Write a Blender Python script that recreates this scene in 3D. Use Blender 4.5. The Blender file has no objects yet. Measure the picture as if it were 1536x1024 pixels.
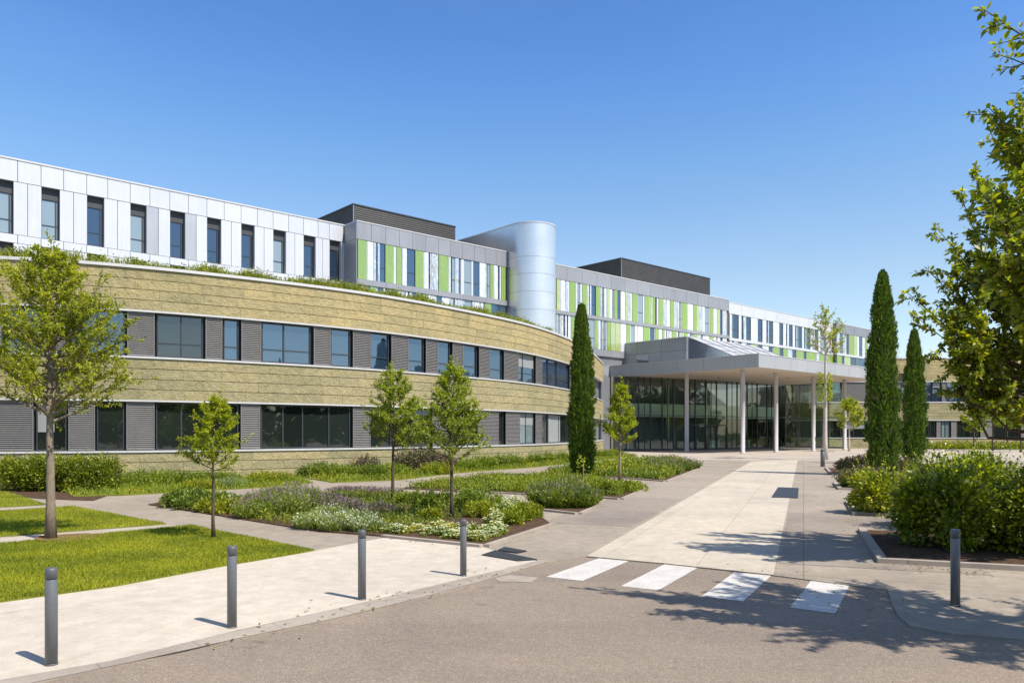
import bpy, math, random
import numpy as np
from mathutils import Vector

random.seed(7)
RNG = np.random.default_rng(11)
SC = bpy.context.scene
COL = SC.collection

# ------------------------------------------------------------------ survey helpers
F, CX, HY, CH = 1152.0, 768.0, 648.0, 2.3          # focal (px of the 1536 frame), principal column, horizon, eye height


def G(x, y, z=0.0):
    Y = (CH - z) * F / (y - HY)
    return ((x - CX) / F * Y, Y)


def GP(lst, z=0.0):
    return [G(x, y, z) for x, y in lst]


def Z(y, Y):
    return CH + (HY - y) / F * Y


D = np.array([0.746, 0.666])          # along the main building
D = D / np.linalg.norm(D)
NIN = np.array([-D[1], D[0]])         # into the building
NOUT = -NIN
PA = np.array([0.355, 0.935]); PA = PA / np.linalg.norm(PA)    # along the plaza
QA = np.array([PA[1], -PA[0]])                                  # across the plaza, to the right

# ------------------------------------------------------------------ materials
MATS = {}


def new_mat(name):
    m = bpy.data.materials.new(name)
    m.use_nodes = True
    nt = m.node_tree
    nt.nodes.clear()
    out = nt.nodes.new('ShaderNodeOutputMaterial')
    MATS[name] = m
    return m, nt, out


def N(nt, typ, **kw):
    n = nt.nodes.new(typ)
    for k, v in kw.items():
        if k in n.inputs:
            n.inputs[k].default_value = v
        else:
            setattr(n, k, v)
    return n


def L(nt, a, b):
    nt.links.new(a, b)


def ramp(nt, fac, stops):
    r = nt.nodes.new('ShaderNodeValToRGB')
    el = r.color_ramp.elements
    while len(el) < len(stops):
        el.new(0.5)
    for e, (p, c) in zip(el, stops):
        e.position = p
        e.color = (c[0], c[1], c[2], 1)
    L(nt, fac, r.inputs[0])
    return r


def mix(nt, fac, a, b, mode='MIX'):
    m = nt.nodes.new('ShaderNodeMix')
    m.data_type = 'RGBA'
    m.blend_type = mode
    for sock, v in ((m.inputs[0], fac), (m.inputs[6], a), (m.inputs[7], b)):
        if hasattr(v, 'is_linked'):
            L(nt, v, sock)
        elif isinstance(v, (int, float)):
            sock.default_value = v
        else:
            sock.default_value = (v[0], v[1], v[2], 1)
    return m.outputs[2]


def noise(nt, vec, scale, detail=4, rough=0.55, dist=0.0):
    n = N(nt, 'ShaderNodeTexNoise')
    n.inputs['Scale'].default_value = scale
    n.inputs['Detail'].default_value = detail
    n.inputs['Roughness'].default_value = rough
    n.inputs['Distortion'].default_value = dist
    if vec is not None:
        L(nt, vec, n.inputs['Vector'])
    return n.outputs['Fac']


def world_pos(nt, rotz=0.0, scale=(1, 1, 1)):
    g = N(nt, 'ShaderNodeNewGeometry')
    mp = N(nt, 'ShaderNodeMapping')
    mp.inputs['Rotation'].default_value = (0, 0, rotz)
    mp.inputs['Scale'].default_value = scale
    L(nt, g.outputs['Position'], mp.inputs['Vector'])
    return mp.outputs['Vector']


def bump(nt, h, strength=0.3, dist=0.02, prev=None):
    b = N(nt, 'ShaderNodeBump')
    b.inputs['Strength'].default_value = strength
    b.inputs['Distance'].default_value = dist
    L(nt, h, b.inputs['Height'])
    if prev is not None:
        L(nt, prev, b.inputs['Normal'])
    return b.outputs['Normal']


def principled(nt, out, col, rough=0.6, metal=0.0, normal=None, spec=0.5, coat=0.0):
    p = N(nt, 'ShaderNodeBsdfPrincipled')
    for key, v in (('Base Color', col), ('Roughness', rough), ('Metallic', metal)):
        if hasattr(v, 'is_linked'):
            L(nt, v, p.inputs[key])
        elif isinstance(v, (int, float)):
            p.inputs[key].default_value = v
        else:
            p.inputs[key].default_value = (v[0], v[1], v[2], 1)
    p.inputs['Specular IOR Level'].default_value = spec
    p.inputs['Coat Weight'].default_value = coat
    if normal is not None:
        L(nt, normal, p.inputs['Normal'])
    L(nt, p.outputs[0], out.inputs[0])
    return p


def simple(name, col, rough=0.5, metal=0.0, var=0.08, vscale=3.0, bumps=0.0, bscale=40.0, spec=0.5, streak=0.0):
    m, nt, out = new_mat(name)
    pos = world_pos(nt)
    f = noise(nt, pos, vscale, 5, 0.6)
    lo = [c * (1 - var) for c in col]
    hi = [min(1, c * (1 + var)) for c in col]
    c = ramp(nt, f, [(0.3, lo), (0.7, hi)]).outputs[0]
    if streak:
        # rain marks running down the sheet, and sheets of slightly different batches
        sp = world_pos(nt, 0, (1, 1, 0.07))
        c = mix(nt, 1.0, c, ramp(nt, noise(nt, sp, 4.5, 5, 0.65), [(0.3, (1 - streak,) * 3), (0.6, (1, 1, 1))]).outputs[0], 'MULTIPLY')
        g = N(nt, 'ShaderNodeNewGeometry')
        c = mix(nt, 1.0, c, ramp(nt, g.outputs['Random Per Island'], [(0.0, (1 - streak * 0.7,) * 3), (1.0, (1 + streak * 0.3,) * 3)]).outputs[0], 'MULTIPLY')
        bumps, bscale = bumps or 0.35, 0.9
    nrm = None
    if bumps:
        nrm = bump(nt, noise(nt, pos, bscale, 4, 0.6), bumps, 0.03 if streak else 0.01)
    principled(nt, out, c, rough, metal, nrm, spec)
    return m


def paving(name, lo, hi, rot, slab, joint, speck=0.35, rough=0.85, jw=0.012, stain=0.25):
    """in-situ concrete / stone paving: large slabs with thin joints, stains and aggregate speckle"""
    m, nt, out = new_mat(name)
    pos = world_pos(nt, rot)
    big = noise(nt, pos, 0.35, 6, 0.6, 0.4)
    mid = noise(nt, pos, 3.0, 6, 0.65)
    fine = noise(nt, pos, 95.0, 3, 0.7)
    blot = noise(nt, pos, 11.0, 5, 0.7, 0.5)
    c = ramp(nt, mid, [(0.3, lo), (0.7, hi)]).outputs[0]
    c = mix(nt, 1.0, c, ramp(nt, blot, [(0.28, (0.86, 0.85, 0.83)), (0.45, (1, 1, 1)), (0.75, (1.05, 1.05, 1.05))]).outputs[0], 'MULTIPLY')
    st = ramp(nt, big, [(0.36, (1 - stain, 1 - stain, 1 - stain)), (0.56, (1, 1, 1))]).outputs[0]
    c = mix(nt, 1.0, c, st, 'MULTIPLY')
    sp = ramp(nt, fine, [(0.3, (1 - speck,) * 3), (0.7, (1 + speck * 0.35,) * 3)]).outputs[0]
    c = mix(nt, 0.7, c, sp, 'MULTIPLY')
    br = N(nt, 'ShaderNodeTexBrick')
    br.offset = 0.0
    L(nt, pos, br.inputs['Vector'])
    br.inputs['Color1'].default_value = (0.93, 0.93, 0.93, 1)
    br.inputs['Color2'].default_value = (1.04, 1.03, 1.01, 1)
    br.inputs['Mortar'].default_value = (joint, joint, joint * 0.95, 1)
    br.inputs['Scale'].default_value = 1.0
    br.inputs['Mortar Size'].default_value = jw
    br.inputs['Mortar Smooth'].default_value = 0.4
    br.inputs['Bias'].default_value = 0.0
    br.inputs['Brick Width'].default_value = slab[0]
    br.inputs['Row Height'].default_value = slab[1]
    c = mix(nt, 1.0, c, br.outputs['Color'], 'MULTIPLY')
    # hairline cracks
    v = N(nt, 'ShaderNodeTexVoronoi')
    v.feature = 'DISTANCE_TO_EDGE'
    wob = N(nt, 'ShaderNodeVectorMath'); wob.operation = 'ADD'
    nz = N(nt, 'ShaderNodeTexNoise'); nz.inputs['Scale'].default_value = 1.4
    L(nt, pos, nz.inputs['Vector'])
    L(nt, pos, wob.inputs[0]); L(nt, nz.outputs['Color'], wob.inputs[1])
    L(nt, wob.outputs[0], v.inputs['Vector'])
    v.inputs['Scale'].default_value = 0.32
    cr = ramp(nt, v.outputs['Distance'], [(0.0, (0.78, 0.77, 0.75)), (0.004, (1, 1, 1))]).outputs[0]
    gate = ramp(nt, noise(nt, pos, 0.5, 2), [(0.5, (0, 0, 0)), (0.6, (1, 1, 1))]).outputs[0]
    crk = mix(nt, gate, (1, 1, 1), cr)
    c = mix(nt, 1.0, c, crk, 'MULTIPLY')
    nrm = bump(nt, fine, 0.25, 0.004)
    nrm = bump(nt, mid, 0.2, 0.01, nrm)
    principled(nt, out, c, rough, 0, nrm, 0.3)
    return m


def asphalt():
    m, nt, out = new_mat('asphalt')
    pos = world_pos(nt)
    big = noise(nt, pos, 0.33, 6, 0.62, 0.8)
    v = N(nt, 'ShaderNodeTexVoronoi')
    v.inputs['Scale'].default_value = 105.0
    L(nt, pos, v.inputs['Vector'])
    sep = N(nt, 'ShaderNodeSeparateColor')
    L(nt, v.outputs['Color'], sep.inputs[0])
    c = ramp(nt, sep.outputs[0], [(0.0, (0.195, 0.152, 0.115)), (0.6, (0.25, 0.198, 0.151)), (0.92, (0.315, 0.253, 0.198)), (1.0, (0.42, 0.35, 0.28))]).outputs[0]
    st = ramp(nt, big, [(0.32, (0.84, 0.84, 0.85)), (0.5, (0.98, 0.98, 0.98)), (0.68, (1.08, 1.07, 1.06))]).outputs[0]
    c = mix(nt, 1.0, c, st, 'MULTIPLY')
    f2 = noise(nt, pos, 14.0, 5, 0.75)
    c = mix(nt, 1.0, c, ramp(nt, f2, [(0.3, (0.86, 0.86, 0.86)), (0.7, (1.1, 1.1, 1.1))]).outputs[0], 'MULTIPLY')
    # worn wheel tracks along the road and a few drips
    tr = world_pos(nt, -AX, (0.06, 1.0, 1))
    wt = noise(nt, tr, 0.75, 2, 0.4)
    c = mix(nt, 1.0, c, ramp(nt, wt, [(0.38, (0.92, 0.92, 0.93)), (0.55, (1.04, 1.04, 1.03))]).outputs[0], 'MULTIPLY')
    dr = noise(nt, pos, 1.7, 3, 0.5)
    c = mix(nt, 1.0, c, ramp(nt, dr, [(0.22, (0.62, 0.61, 0.6)), (0.31, (1, 1, 1))]).outputs[0], 'MULTIPLY')
    # hairline cracks
    vc = N(nt, 'ShaderNodeTexVoronoi'); vc.feature = 'DISTANCE_TO_EDGE'; vc.inputs['Scale'].default_value = 0.42
    nz = N(nt, 'ShaderNodeTexNoise'); nz.inputs['Scale'].default_value = 1.9; nz.inputs['Detail'].default_value = 5
    L(nt, pos, nz.inputs['Vector'])
    wob = N(nt, 'ShaderNodeVectorMath'); wob.operation = 'ADD'
    L(nt, pos, wob.inputs[0]); L(nt, nz.outputs['Color'], wob.inputs[1]); L(nt, wob.outputs[0], vc.inputs['Vector'])
    cr = ramp(nt, vc.outputs['Distance'], [(0.0, (0.55, 0.53, 0.51)), (0.005, (1, 1, 1))]).outputs[0]
    gate = ramp(nt, noise(nt, pos, 0.45, 2), [(0.52, (0, 0, 0)), (0.6, (1, 1, 1))]).outputs[0]
    c = mix(nt, 1.0, c, mix(nt, gate, (1, 1, 1), cr), 'MULTIPLY')
    nrm = bump(nt, v.outputs['Distance'], 0.4, 0.004)
    principled(nt, out, c, 0.85, 0, nrm, 0.3)
    return m


def road_paint():
    m, nt, out = new_mat('road_paint')
    pos = world_pos(nt)
    f = noise(nt, pos, 26.0, 6, 0.75)
    b = noise(nt, pos, 2.2, 4, 0.6)
    c = ramp(nt, f, [(0.33, (0.33, 0.29, 0.25)), (0.45, (0.56, 0.525, 0.48)), (0.7, (0.67, 0.63, 0.58))]).outputs[0]
    st = ramp(nt, b, [(0.3, (0.85, 0.84, 0.83)), (0.6, (1, 1, 1))]).outputs[0]
    c = mix(nt, 1.0, c, st, 'MULTIPLY')
    principled(nt, out, c, 0.7, 0, bump(nt, f, 0.2, 0.004), 0.3)
    return m


def stone(name, tints):
    """rock-faced coursed sandstone; the whole hundreds of u number the stones, so each has its own tint"""
    m, nt, out = new_mat(name)
    uv = N(nt, 'ShaderNodeUVMap')
    sep = N(nt, 'ShaderNodeSeparateXYZ'); L(nt, uv.outputs[0], sep.inputs[0])
    dv = N(nt, 'ShaderNodeMath'); dv.operation = 'DIVIDE'; dv.inputs[1].default_value = 200.0
    L(nt, sep.outputs[0], dv.inputs[0])
    fl = N(nt, 'ShaderNodeMath'); fl.operation = 'FLOOR'; L(nt, dv.outputs[0], fl.inputs[0])
    wn = N(nt, 'ShaderNodeTexWhiteNoise'); wn.noise_dimensions = '1D'; L(nt, fl.outputs[0], wn.inputs['W'])
    gp = N(nt, 'ShaderNodeNewGeometry')
    pos = gp.outputs['Position']
    big = noise(nt, pos, 0.16, 4, 0.6, 0.6)
    mid = noise(nt, pos, 3.4, 5, 0.6)
    fine = noise(nt, pos, 13.0, 6, 0.7)
    c = ramp(nt, big, [(0.3, tints[0]), (0.5, tints[1]), (0.72, tints[2])]).outputs[0]
    c = mix(nt, 1.0, c, ramp(nt, wn.outputs['Value'], [(0.0, (0.86, 0.88, 0.88)), (0.5, (1, 1, 1)), (1.0, (1.12, 1.08, 1.02))]).outputs[0], 'MULTIPLY')
    c = mix(nt, 1.0, c, ramp(nt, mid, [(0.3, (0.9, 0.9, 0.89)), (0.7, (1.08, 1.07, 1.05))]).outputs[0], 'MULTIPLY')
    c = mix(nt, 1.0, c, ramp(nt, fine, [(0.3, (0.86, 0.86, 0.86)), (0.65, (1.06, 1.06, 1.06))]).outputs[0], 'MULTIPLY')
    # rain marks below the sills
    sp = world_pos(nt, 0, (1, 1, 0.06))
    c = mix(nt, 1.0, c, ramp(nt, noise(nt, sp, 1.6, 5, 0.6), [(0.28, (0.82, 0.82, 0.81)), (0.45, (1, 1, 1))]).outputs[0], 'MULTIPLY')
    n1 = bump(nt, mid, 0.9, 0.10)
    n2 = bump(nt, fine, 1.0, 0.055, n1)
    principled(nt, out, c, 0.9, 0, n2, 0.2)
    return m


def foliage(name, cols, trans=0.35, rough=0.55, patch=1.0, pscale=1.2, spec=0.35):
    """leaf colours vary leaf by leaf and in loose patches"""
    m, nt, out = new_mat(name)
    g = N(nt, 'ShaderNodeNewGeometry')
    k = len(cols)
    r = ramp(nt, g.outputs['Random Per Island'], [(i / (k - 1) if k > 1 else 0.5, c) for i, c in enumerate(cols)]).outputs[0]
    f = noise(nt, g.outputs['Position'], pscale, 3, 0.6)
    pt = ramp(nt, f, [(0.33, (1 - 0.28 * patch, 1 - 0.22 * patch, 1 - 0.3 * patch)), (0.66, (1 + 0.2 * patch, 1 + 0.16 * patch, 1.0))]).outputs[0]
    c = mix(nt, 1.0, r, pt, 'MULTIPLY')
    p = N(nt, 'ShaderNodeBsdfPrincipled')
    L(nt, c, p.inputs['Base Color'])
    p.inputs['Roughness'].default_value = rough
    p.inputs['Specular IOR Level'].default_value = spec
    t = N(nt, 'ShaderNodeBsdfTranslucent')
    tc = mix(nt, 1.0, c, (1.5, 1.6, 0.5), 'MULTIPLY')
    L(nt, tc, t.inputs[0])
    ms = N(nt, 'ShaderNodeMixShader')
    ms.inputs[0].default_value = trans
    L(nt, p.outputs[0], ms.inputs[1]); L(nt, t.outputs[0], ms.inputs[2])
    L(nt, ms.outputs[0], out.inputs[0])
    return m


def bark(name, lo, hi):
    m, nt, out = new_mat(name)
    pos = world_pos(nt, 0, (1, 1, 0.25))
    f = noise(nt, pos, 24.0, 6, 0.7, 0.6)
    c = ramp(nt, f, [(0.3, lo), (0.7, hi)]).outputs[0]
    principled(nt, out, c, 0.9, 0, bump(nt, f, 0.6, 0.02), 0.2)
    return m


def window_glass(name, tint, refl, wav=0.012, rough=0.02, wscale=0.7, vary=0.6, tintg=(0.82, 0.9, 0.97, 1)):
    """coated glazing: dark room behind a reflecting pane, each pane slightly out of plane"""
    m, nt, out = new_mat(name)
    g = N(nt, 'ShaderNodeNewGeometry')
    f = noise(nt, g.outputs['Position'], wscale, 2, 0.5)
    nrm = bump(nt, f, 0.5, wav)
    c = ramp(nt, g.outputs['Random Per Island'], [(0.0, [t * (1 - vary) for t in tint]), (1.0, [t * (1 + vary) for t in tint])]).outputs[0]
    d = N(nt, 'ShaderNodeBsdfDiffuse'); L(nt, c, d.inputs[0])
    gl = N(nt, 'ShaderNodeBsdfGlossy')
    gl.inputs['Color'].default_value = tintg
    gl.inputs['Roughness'].default_value = rough
    L(nt, nrm, gl.inputs['Normal'])
    fr = N(nt, 'ShaderNodeFresnel'); fr.inputs['IOR'].default_value = 1.5
    mp = N(nt, 'ShaderNodeMapRange')
    mp.inputs['From Min'].default_value = 0.04; mp.inputs['From Max'].default_value = 1.0
    mp.inputs['To Min'].default_value = refl; mp.inputs['To Max'].default_value = 1.0
    L(nt, fr.outputs[0], mp.inputs['Value'])
    ms = N(nt, 'ShaderNodeMixShader')
    L(nt, mp.outputs[0], ms.inputs[0]); L(nt, d.outputs[0], ms.inputs[1]); L(nt, gl.outputs[0], ms.inputs[2])
    L(nt, ms.outputs[0], out.inputs[0])
    return m


def clear_glass(name, tint, refl):
    m, nt, out = new_mat(name)
    t = N(nt, 'ShaderNodeBsdfTransparent'); t.inputs[0].default_value = (*tint, 1)
    gl = N(nt, 'ShaderNodeBsdfGlossy'); gl.inputs['Roughness'].default_value = 0.02
    gl.inputs['Color'].default_value = (0.8, 0.9, 0.88, 1)
    g = N(nt, 'ShaderNodeNewGeometry')
    L(nt, bump(nt, noise(nt, g.outputs['Position'], 0.6, 2), 0.5, 0.015), gl.inputs['Normal'])
    fr = N(nt, 'ShaderNodeFresnel'); fr.inputs['IOR'].default_value = 1.5
    mp = N(nt, 'ShaderNodeMapRange')
    mp.inputs['From Min'].default_value = 0.04
    mp.inputs['To Min'].default_value = refl; mp.inputs['To Max'].default_value = 1.0
    L(nt, fr.outputs[0], mp.inputs['Value'])
    ms = N(nt, 'ShaderNodeMixShader')
    L(nt, mp.outputs[0], ms.inputs[0]); L(nt, t.outputs[0], ms.inputs[1]); L(nt, gl.outputs[0], ms.inputs[2])
    L(nt, ms.outputs[0], out.inputs[0])
    return m


def polished_panel(name, col, refl, wav, wscale, rough=0.06):
    """enamelled glass cladding that mirrors its surroundings with slow ripples"""
    m, nt, out = new_mat(name)
    g = N(nt, 'ShaderNodeNewGeometry')
    mp = N(nt, 'ShaderNodeMapping'); mp.inputs['Scale'].default_value = (1, 1, 0.35)
    L(nt, g.outputs['Position'], mp.inputs['Vector'])
    f = noise(nt, mp.outputs[0], wscale, 3, 0.55, 0.3)
    nrm = bump(nt, f, 1.0, wav)
    c = ramp(nt, g.outputs['Random Per Island'], [(0.0, [x * 0.8 for x in col]), (1.0, [min(1, x * 1.12) for x in col])]).outputs[0]
    d = N(nt, 'ShaderNodeBsdfPrincipled'); L(nt, c, d.inputs['Base Color']); d.inputs['Roughness'].default_value = 0.35
    gl = N(nt, 'ShaderNodeBsdfGlossy'); gl.inputs['Roughness'].default_value = rough
    gl.inputs['Color'].default_value = (0.95, 0.97, 1, 1)
    L(nt, nrm, gl.inputs['Normal'])
    ms = N(nt, 'ShaderNodeMixShader'); ms.inputs[0].default_value = refl
    L(nt, d.outputs[0], ms.inputs[1]); L(nt, gl.outputs[0], ms.inputs[2])
    L(nt, ms.outputs[0], out.inputs[0])
    return m


def brushed(name, col, rough=0.32, metal=0.85, var=0.06):
    m, nt, out = new_mat(name)
    g = N(nt, 'ShaderNodeNewGeometry')
    f = noise(nt, g.outputs['Position'], 0.5, 4, 0.6)
    c0 = ramp(nt, g.outputs['Random Per Island'], [(0.0, [x * (1 - var) for x in col]), (1.0, [min(1, x * (1 + var)) for x in col])]).outputs[0]
    c = mix(nt, 1.0, c0, ramp(nt, f, [(0.3, (0.92, 0.92, 0.93)), (0.7, (1.04, 1.04, 1.04))]).outputs[0], 'MULTIPLY')
    principled(nt, out, c, rough, metal, bump(nt, noise(nt, g.outputs['Position'], 1.2, 3), 0.25, 0.02), 0.5)
    return m


def ribbed(name, col, pitch, rough=0.5, metal=0.3, axis='z'):
    """fine horizontal profiled cladding"""
    m, nt, out = new_mat(name)
    g = N(nt, 'ShaderNodeNewGeometry')
    sep = N(nt, 'ShaderNodeSeparateXYZ'); L(nt, g.outputs['Position'], sep.inputs[0])
    mm = N(nt, 'ShaderNodeMath'); mm.operation = 'MULTIPLY'; mm.inputs[1].default_value = 2 * math.pi / pitch
    L(nt, sep.outputs[2], mm.inputs[0])
    sn = N(nt, 'ShaderNodeMath'); sn.operation = 'SINE'; L(nt, mm.outputs[0], sn.inputs[0])
    f = noise(nt, g.outputs['Position'], 0.8, 4, 0.6)
    c = ramp(nt, f, [(0.3, [x * 0.85 for x in col]), (0.7, [x * 1.12 for x in col])]).outputs[0]
    principled(nt, out, c, rough, metal, bump(nt, sn.outputs[0], 0.6, 0.03), 0.4)
    return m


AX = math.atan2(D[1], D[0])
asphalt(); road_paint()
PX = math.atan2(PA[1], PA[0])
paving('pale_concrete', (0.50, 0.435, 0.35), (0.64, 0.565, 0.465), -AX, (60, 60), 0.8, 0.22, stain=0.08)
paving('plaza_stone', (0.47, 0.405, 0.32), (0.60, 0.525, 0.42), -PX, (2.6, 1.72), 0.72, 0.25, jw=0.012, stain=0.12)
paving('grey_paving', (0.30, 0.25, 0.195), (0.405, 0.34, 0.268), -PX, (3.3, 3.42), 0.62, 0.28, jw=0.014, stain=0.16)
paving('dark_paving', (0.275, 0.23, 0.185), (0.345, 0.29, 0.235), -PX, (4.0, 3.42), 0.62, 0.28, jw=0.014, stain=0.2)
paving('kerb_stone', (0.36, 0.305, 0.25), (0.44, 0.375, 0.31), -AX, (1.0, 9.0), 0.7, 0.3, jw=0.012, stain=0.2)
paving('far_paving', (0.43, 0.365, 0.30), (0.52, 0.445, 0.365), -PX, (3, 3), 0.8, 0.2)
simple('soil', (0.085, 0.052, 0.032), 0.95, 0, 0.5, 9.0, 0.8, 30.0, 0.1)
simple('lawn_soil', (0.15, 0.165, 0.02), 0.95, 0, 0.25, 1.5, 0.5, 40.0, 0.1)
simple('mulch', (0.19, 0.12, 0.06), 0.95, 0, 0.4, 12.0, 0.8, 40.0, 0.1)
simple('far_ground', (0.09, 0.12, 0.03), 0.95, 0, 0.3, 0.1, 0.0, 1.0, 0.1)
stone('olive_stone', ((0.32, 0.285, 0.155), (0.38, 0.328, 0.185), (0.42, 0.348, 0.195)))
stone('golden_stone', ((0.355, 0.31, 0.168), (0.425, 0.352, 0.186), (0.495, 0.392, 0.20)))
simple('white_metal', (0.63, 0.63, 0.64), 0.32, 0.2, 0.03, 0.4, streak=0.07)
simple('sill_metal', (0.58, 0.565, 0.545), 0.4, 0.1, 0.05, 2.0)
simple('pier_grey', (0.46, 0.47, 0.49), 0.35, 0.25, 0.04, 0.6, streak=0.10)
simple('fascia_grey', (0.335, 0.335, 0.35), 0.38, 0.3, 0.06, 0.4, streak=0.12)
simple('canopy_metal', (0.42, 0.42, 0.43), 0.36, 0.3, 0.05, 0.4, streak=0.08)
simple('mid_grey_cladding', (0.27, 0.28, 0.305), 0.4, 0.3, 0.08, 0.4)
simple('gap_grey', (0.16, 0.165, 0.175), 0.6, 0.0, 0.1, 1.0)
simple('louvre_grey', (0.225, 0.213, 0.202), 0.45, 0.25, 0.08, 3.0)
simple('frame_dark', (0.055, 0.058, 0.064), 0.4, 0.3, 0.1, 3.0)
simple('reveal_dark', (0.045, 0.046, 0.05), 0.6, 0.0, 0.1, 3.0)
simple('blind_cream', (0.26, 0.27, 0.26), 0.8, 0.0, 0.06, 3.0)
simple('soffit_cream', (0.62, 0.55, 0.47), 0.6, 0, 0.04, 0.5)
simple('column_concrete', (0.41, 0.395, 0.38), 0.6, 0, 0.05, 1.0)
simple('bollard_paint', (0.165, 0.175, 0.185), 0.42, 0.2, 0.06, 8.0, 0.1, 120.0)
simple('bollard_cap', (0.13, 0.135, 0.145), 0.45, 0.3, 0.1, 8.0)
simple('grid_dark', (0.03, 0.03, 0.033), 0.55, 0.4, 0.2, 20.0)
simple('interior_wall', (0.46, 0.60, 0.47), 0.8, 0, 0.25, 0.4)
simple('interior_slab', (0.68, 0.72, 0.66), 0.7, 0, 0.08, 0.5)
simple('interior_floor', (0.42, 0.42, 0.38), 0.5, 0, 0.1, 0.5)
simple('sign_black', (0.02, 0.02, 0.022), 0.5, 0, 0.0)
simple('brown_wall', (0.17, 0.145, 0.115), 0.8, 0, 0.2, 0.6, 0.5, 3.0, 0.2)
simple('sky_light_glass', (0.42, 0.42, 0.42), 0.5, 0.0, 0.1, 0.25)
simple('stake_wood', (0.32, 0.22, 0.12), 0.85, 0, 0.15, 8.0)
ribbed('plant_room_cladding', (0.06, 0.058, 0.056), 0.22, 0.5, 0.35)
brushed('tower_metal', (0.76, 0.755, 0.745), 0.28, 0.75, 0.02)
window_glass('blue_glass', (0.018, 0.034, 0.062), 0.19, tintg=(0.62, 0.82, 1.0, 1))
window_glass('dark_glass', (0.014, 0.019, 0.016), 0.11)
window_glass('pale_glass', (0.20, 0.25, 0.265), 0.16, 0.02)
window_glass('slit_glass', (0.012, 0.02, 0.036), 0.16, tintg=(0.62, 0.82, 1.0, 1))
window_glass('atrium_glass', (0.09, 0.11, 0.14), 0.35, 0.03)
clear_glass('lobby_glass', (0.80, 0.95, 0.85), 0.085)
polished_panel('green_enamel', (0.215, 0.335, 0.035), 0.10, 0.3, 0.9)
polished_panel('lime_enamel', (0.36, 0.44, 0.12), 0.18, 0.5, 0.9)
polished_panel('white_enamel', (0.70, 0.71, 0.71), 0.26, 0.9, 0.9, 0.04)
polished_panel('silver_enamel', (0.50, 0.52, 0.52), 0.42, 1.0, 1.0, 0.03)
bark('grey_bark', (0.16, 0.125, 0.085), (0.33, 0.265, 0.19))
bark('dark_bark', (0.06, 0.045, 0.03), (0.13, 0.1, 0.065))
bark('pale_bark', (0.42, 0.36, 0.30), (0.62, 0.55, 0.48))
foliage('left_tree_leaf', [(0.170, 0.208, 0.023), (0.293, 0.323, 0.032), (0.401, 0.416, 0.037), (0.540, 0.508, 0.043)], 0.45)
foliage('lime_tree_leaf', [(0.188, 0.228, 0.018), (0.320, 0.360, 0.024), (0.464, 0.468, 0.030)], 0.45)
foliage('bed_tree_leaf', [(0.152, 0.201, 0.023), (0.277, 0.328, 0.036), (0.457, 0.477, 0.064)], 0.42)
foliage('right_tree_leaf', [(0.099, 0.138, 0.020), (0.167, 0.212, 0.024), (0.274, 0.307, 0.032), (0.510, 0.465, 0.044)], 0.5, 0.4, spec=0.5)
foliage('cypress_leaf', [(0.034, 0.076, 0.009), (0.070, 0.128, 0.014), (0.122, 0.197, 0.019), (0.186, 0.261, 0.024)], 0.18, 0.65, 0.8, 2.5)
foliage('hedge_leaf', [(0.078, 0.101, 0.012), (0.150, 0.182, 0.018), (0.273, 0.297, 0.026)], 0.3)
foliage('shrub_leaf', [(0.092, 0.129, 0.017), (0.184, 0.233, 0.023), (0.333, 0.371, 0.031), (0.600, 0.586, 0.046)], 0.4, 0.34, spec=0.9)
foliage('bed_leaf', [(0.112, 0.163, 0.020), (0.194, 0.254, 0.029), (0.312, 0.358, 0.041)], 0.3)
foliage('bed_leaf_dark', [(0.072, 0.115, 0.019), (0.130, 0.182, 0.026), (0.195, 0.243, 0.034)], 0.25)
foliage('bed_leaf_yellow', [(0.21, 0.225, 0.02), (0.32, 0.32, 0.025), (0.45, 0.41, 0.03)], 0.3)
foliage('silver_leaf', [(0.19, 0.23, 0.11), (0.30, 0.33, 0.20), (0.44, 0.45, 0.34)], 0.25)
foliage('lavender_leaf', [(0.144, 0.188, 0.042), (0.228, 0.269, 0.060), (0.312, 0.338, 0.084)], 0.25)
foliage('lavender_flower', [(0.15, 0.10, 0.14), (0.25, 0.18, 0.23), (0.36, 0.28, 0.33)], 0.2)
foliage('mauve_leaf', [(0.091, 0.066, 0.066), (0.169, 0.120, 0.108), (0.234, 0.168, 0.132)], 0.2)
foliage('white_flower', [(0.68, 0.66, 0.60), (0.78, 0.77, 0.73), (0.84, 0.83, 0.8)], 0.25)
foliage('yellow_flower', [(0.60, 0.45, 0.03), (0.70, 0.55, 0.05)], 0.25)
foliage('lawn_blade', [(0.17, 0.20, 0.012), (0.275, 0.295, 0.018), (0.42, 0.40, 0.03)], 0.3, 0.6, 1.3, 0.55)
foliage('cover_blade', [(0.127, 0.180, 0.018), (0.207, 0.264, 0.024), (0.322, 0.360, 0.035)], 0.3, 0.6, 0.9, 0.9)
foliage('roof_blade', [(0.143, 0.176, 0.022), (0.240, 0.270, 0.031), (0.377, 0.371, 0.054)], 0.3, 0.6, 1.0, 0.8)
foliage('far_leaf', [(0.03, 0.05, 0.012), (0.055, 0.085, 0.016), (0.09, 0.12, 0.022)], 0.2, 0.7, 1.0, 0.25)
foliage('dry_leaf', [(0.16, 0.09, 0.03), (0.26, 0.16, 0.05), (0.30, 0.24, 0.06)], 0.15)
M = MATS

# ------------------------------------------------------------------ object helpers


def tag(o, label=None, cat=None, group=None, kind=None):
    if label: o['label'] = label
    if cat: o['category'] = cat
    if group: o['group'] = group
    if kind: o['kind'] = kind
    return o


def thing(name, label, cat, loc=(0, 0, 0), group=None):
    o = bpy.data.objects.new(name, None)
    o.empty_display_size = 0.3
    o.location = loc
    COL.objects.link(o)
    return tag(o, label, cat, group)


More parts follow.
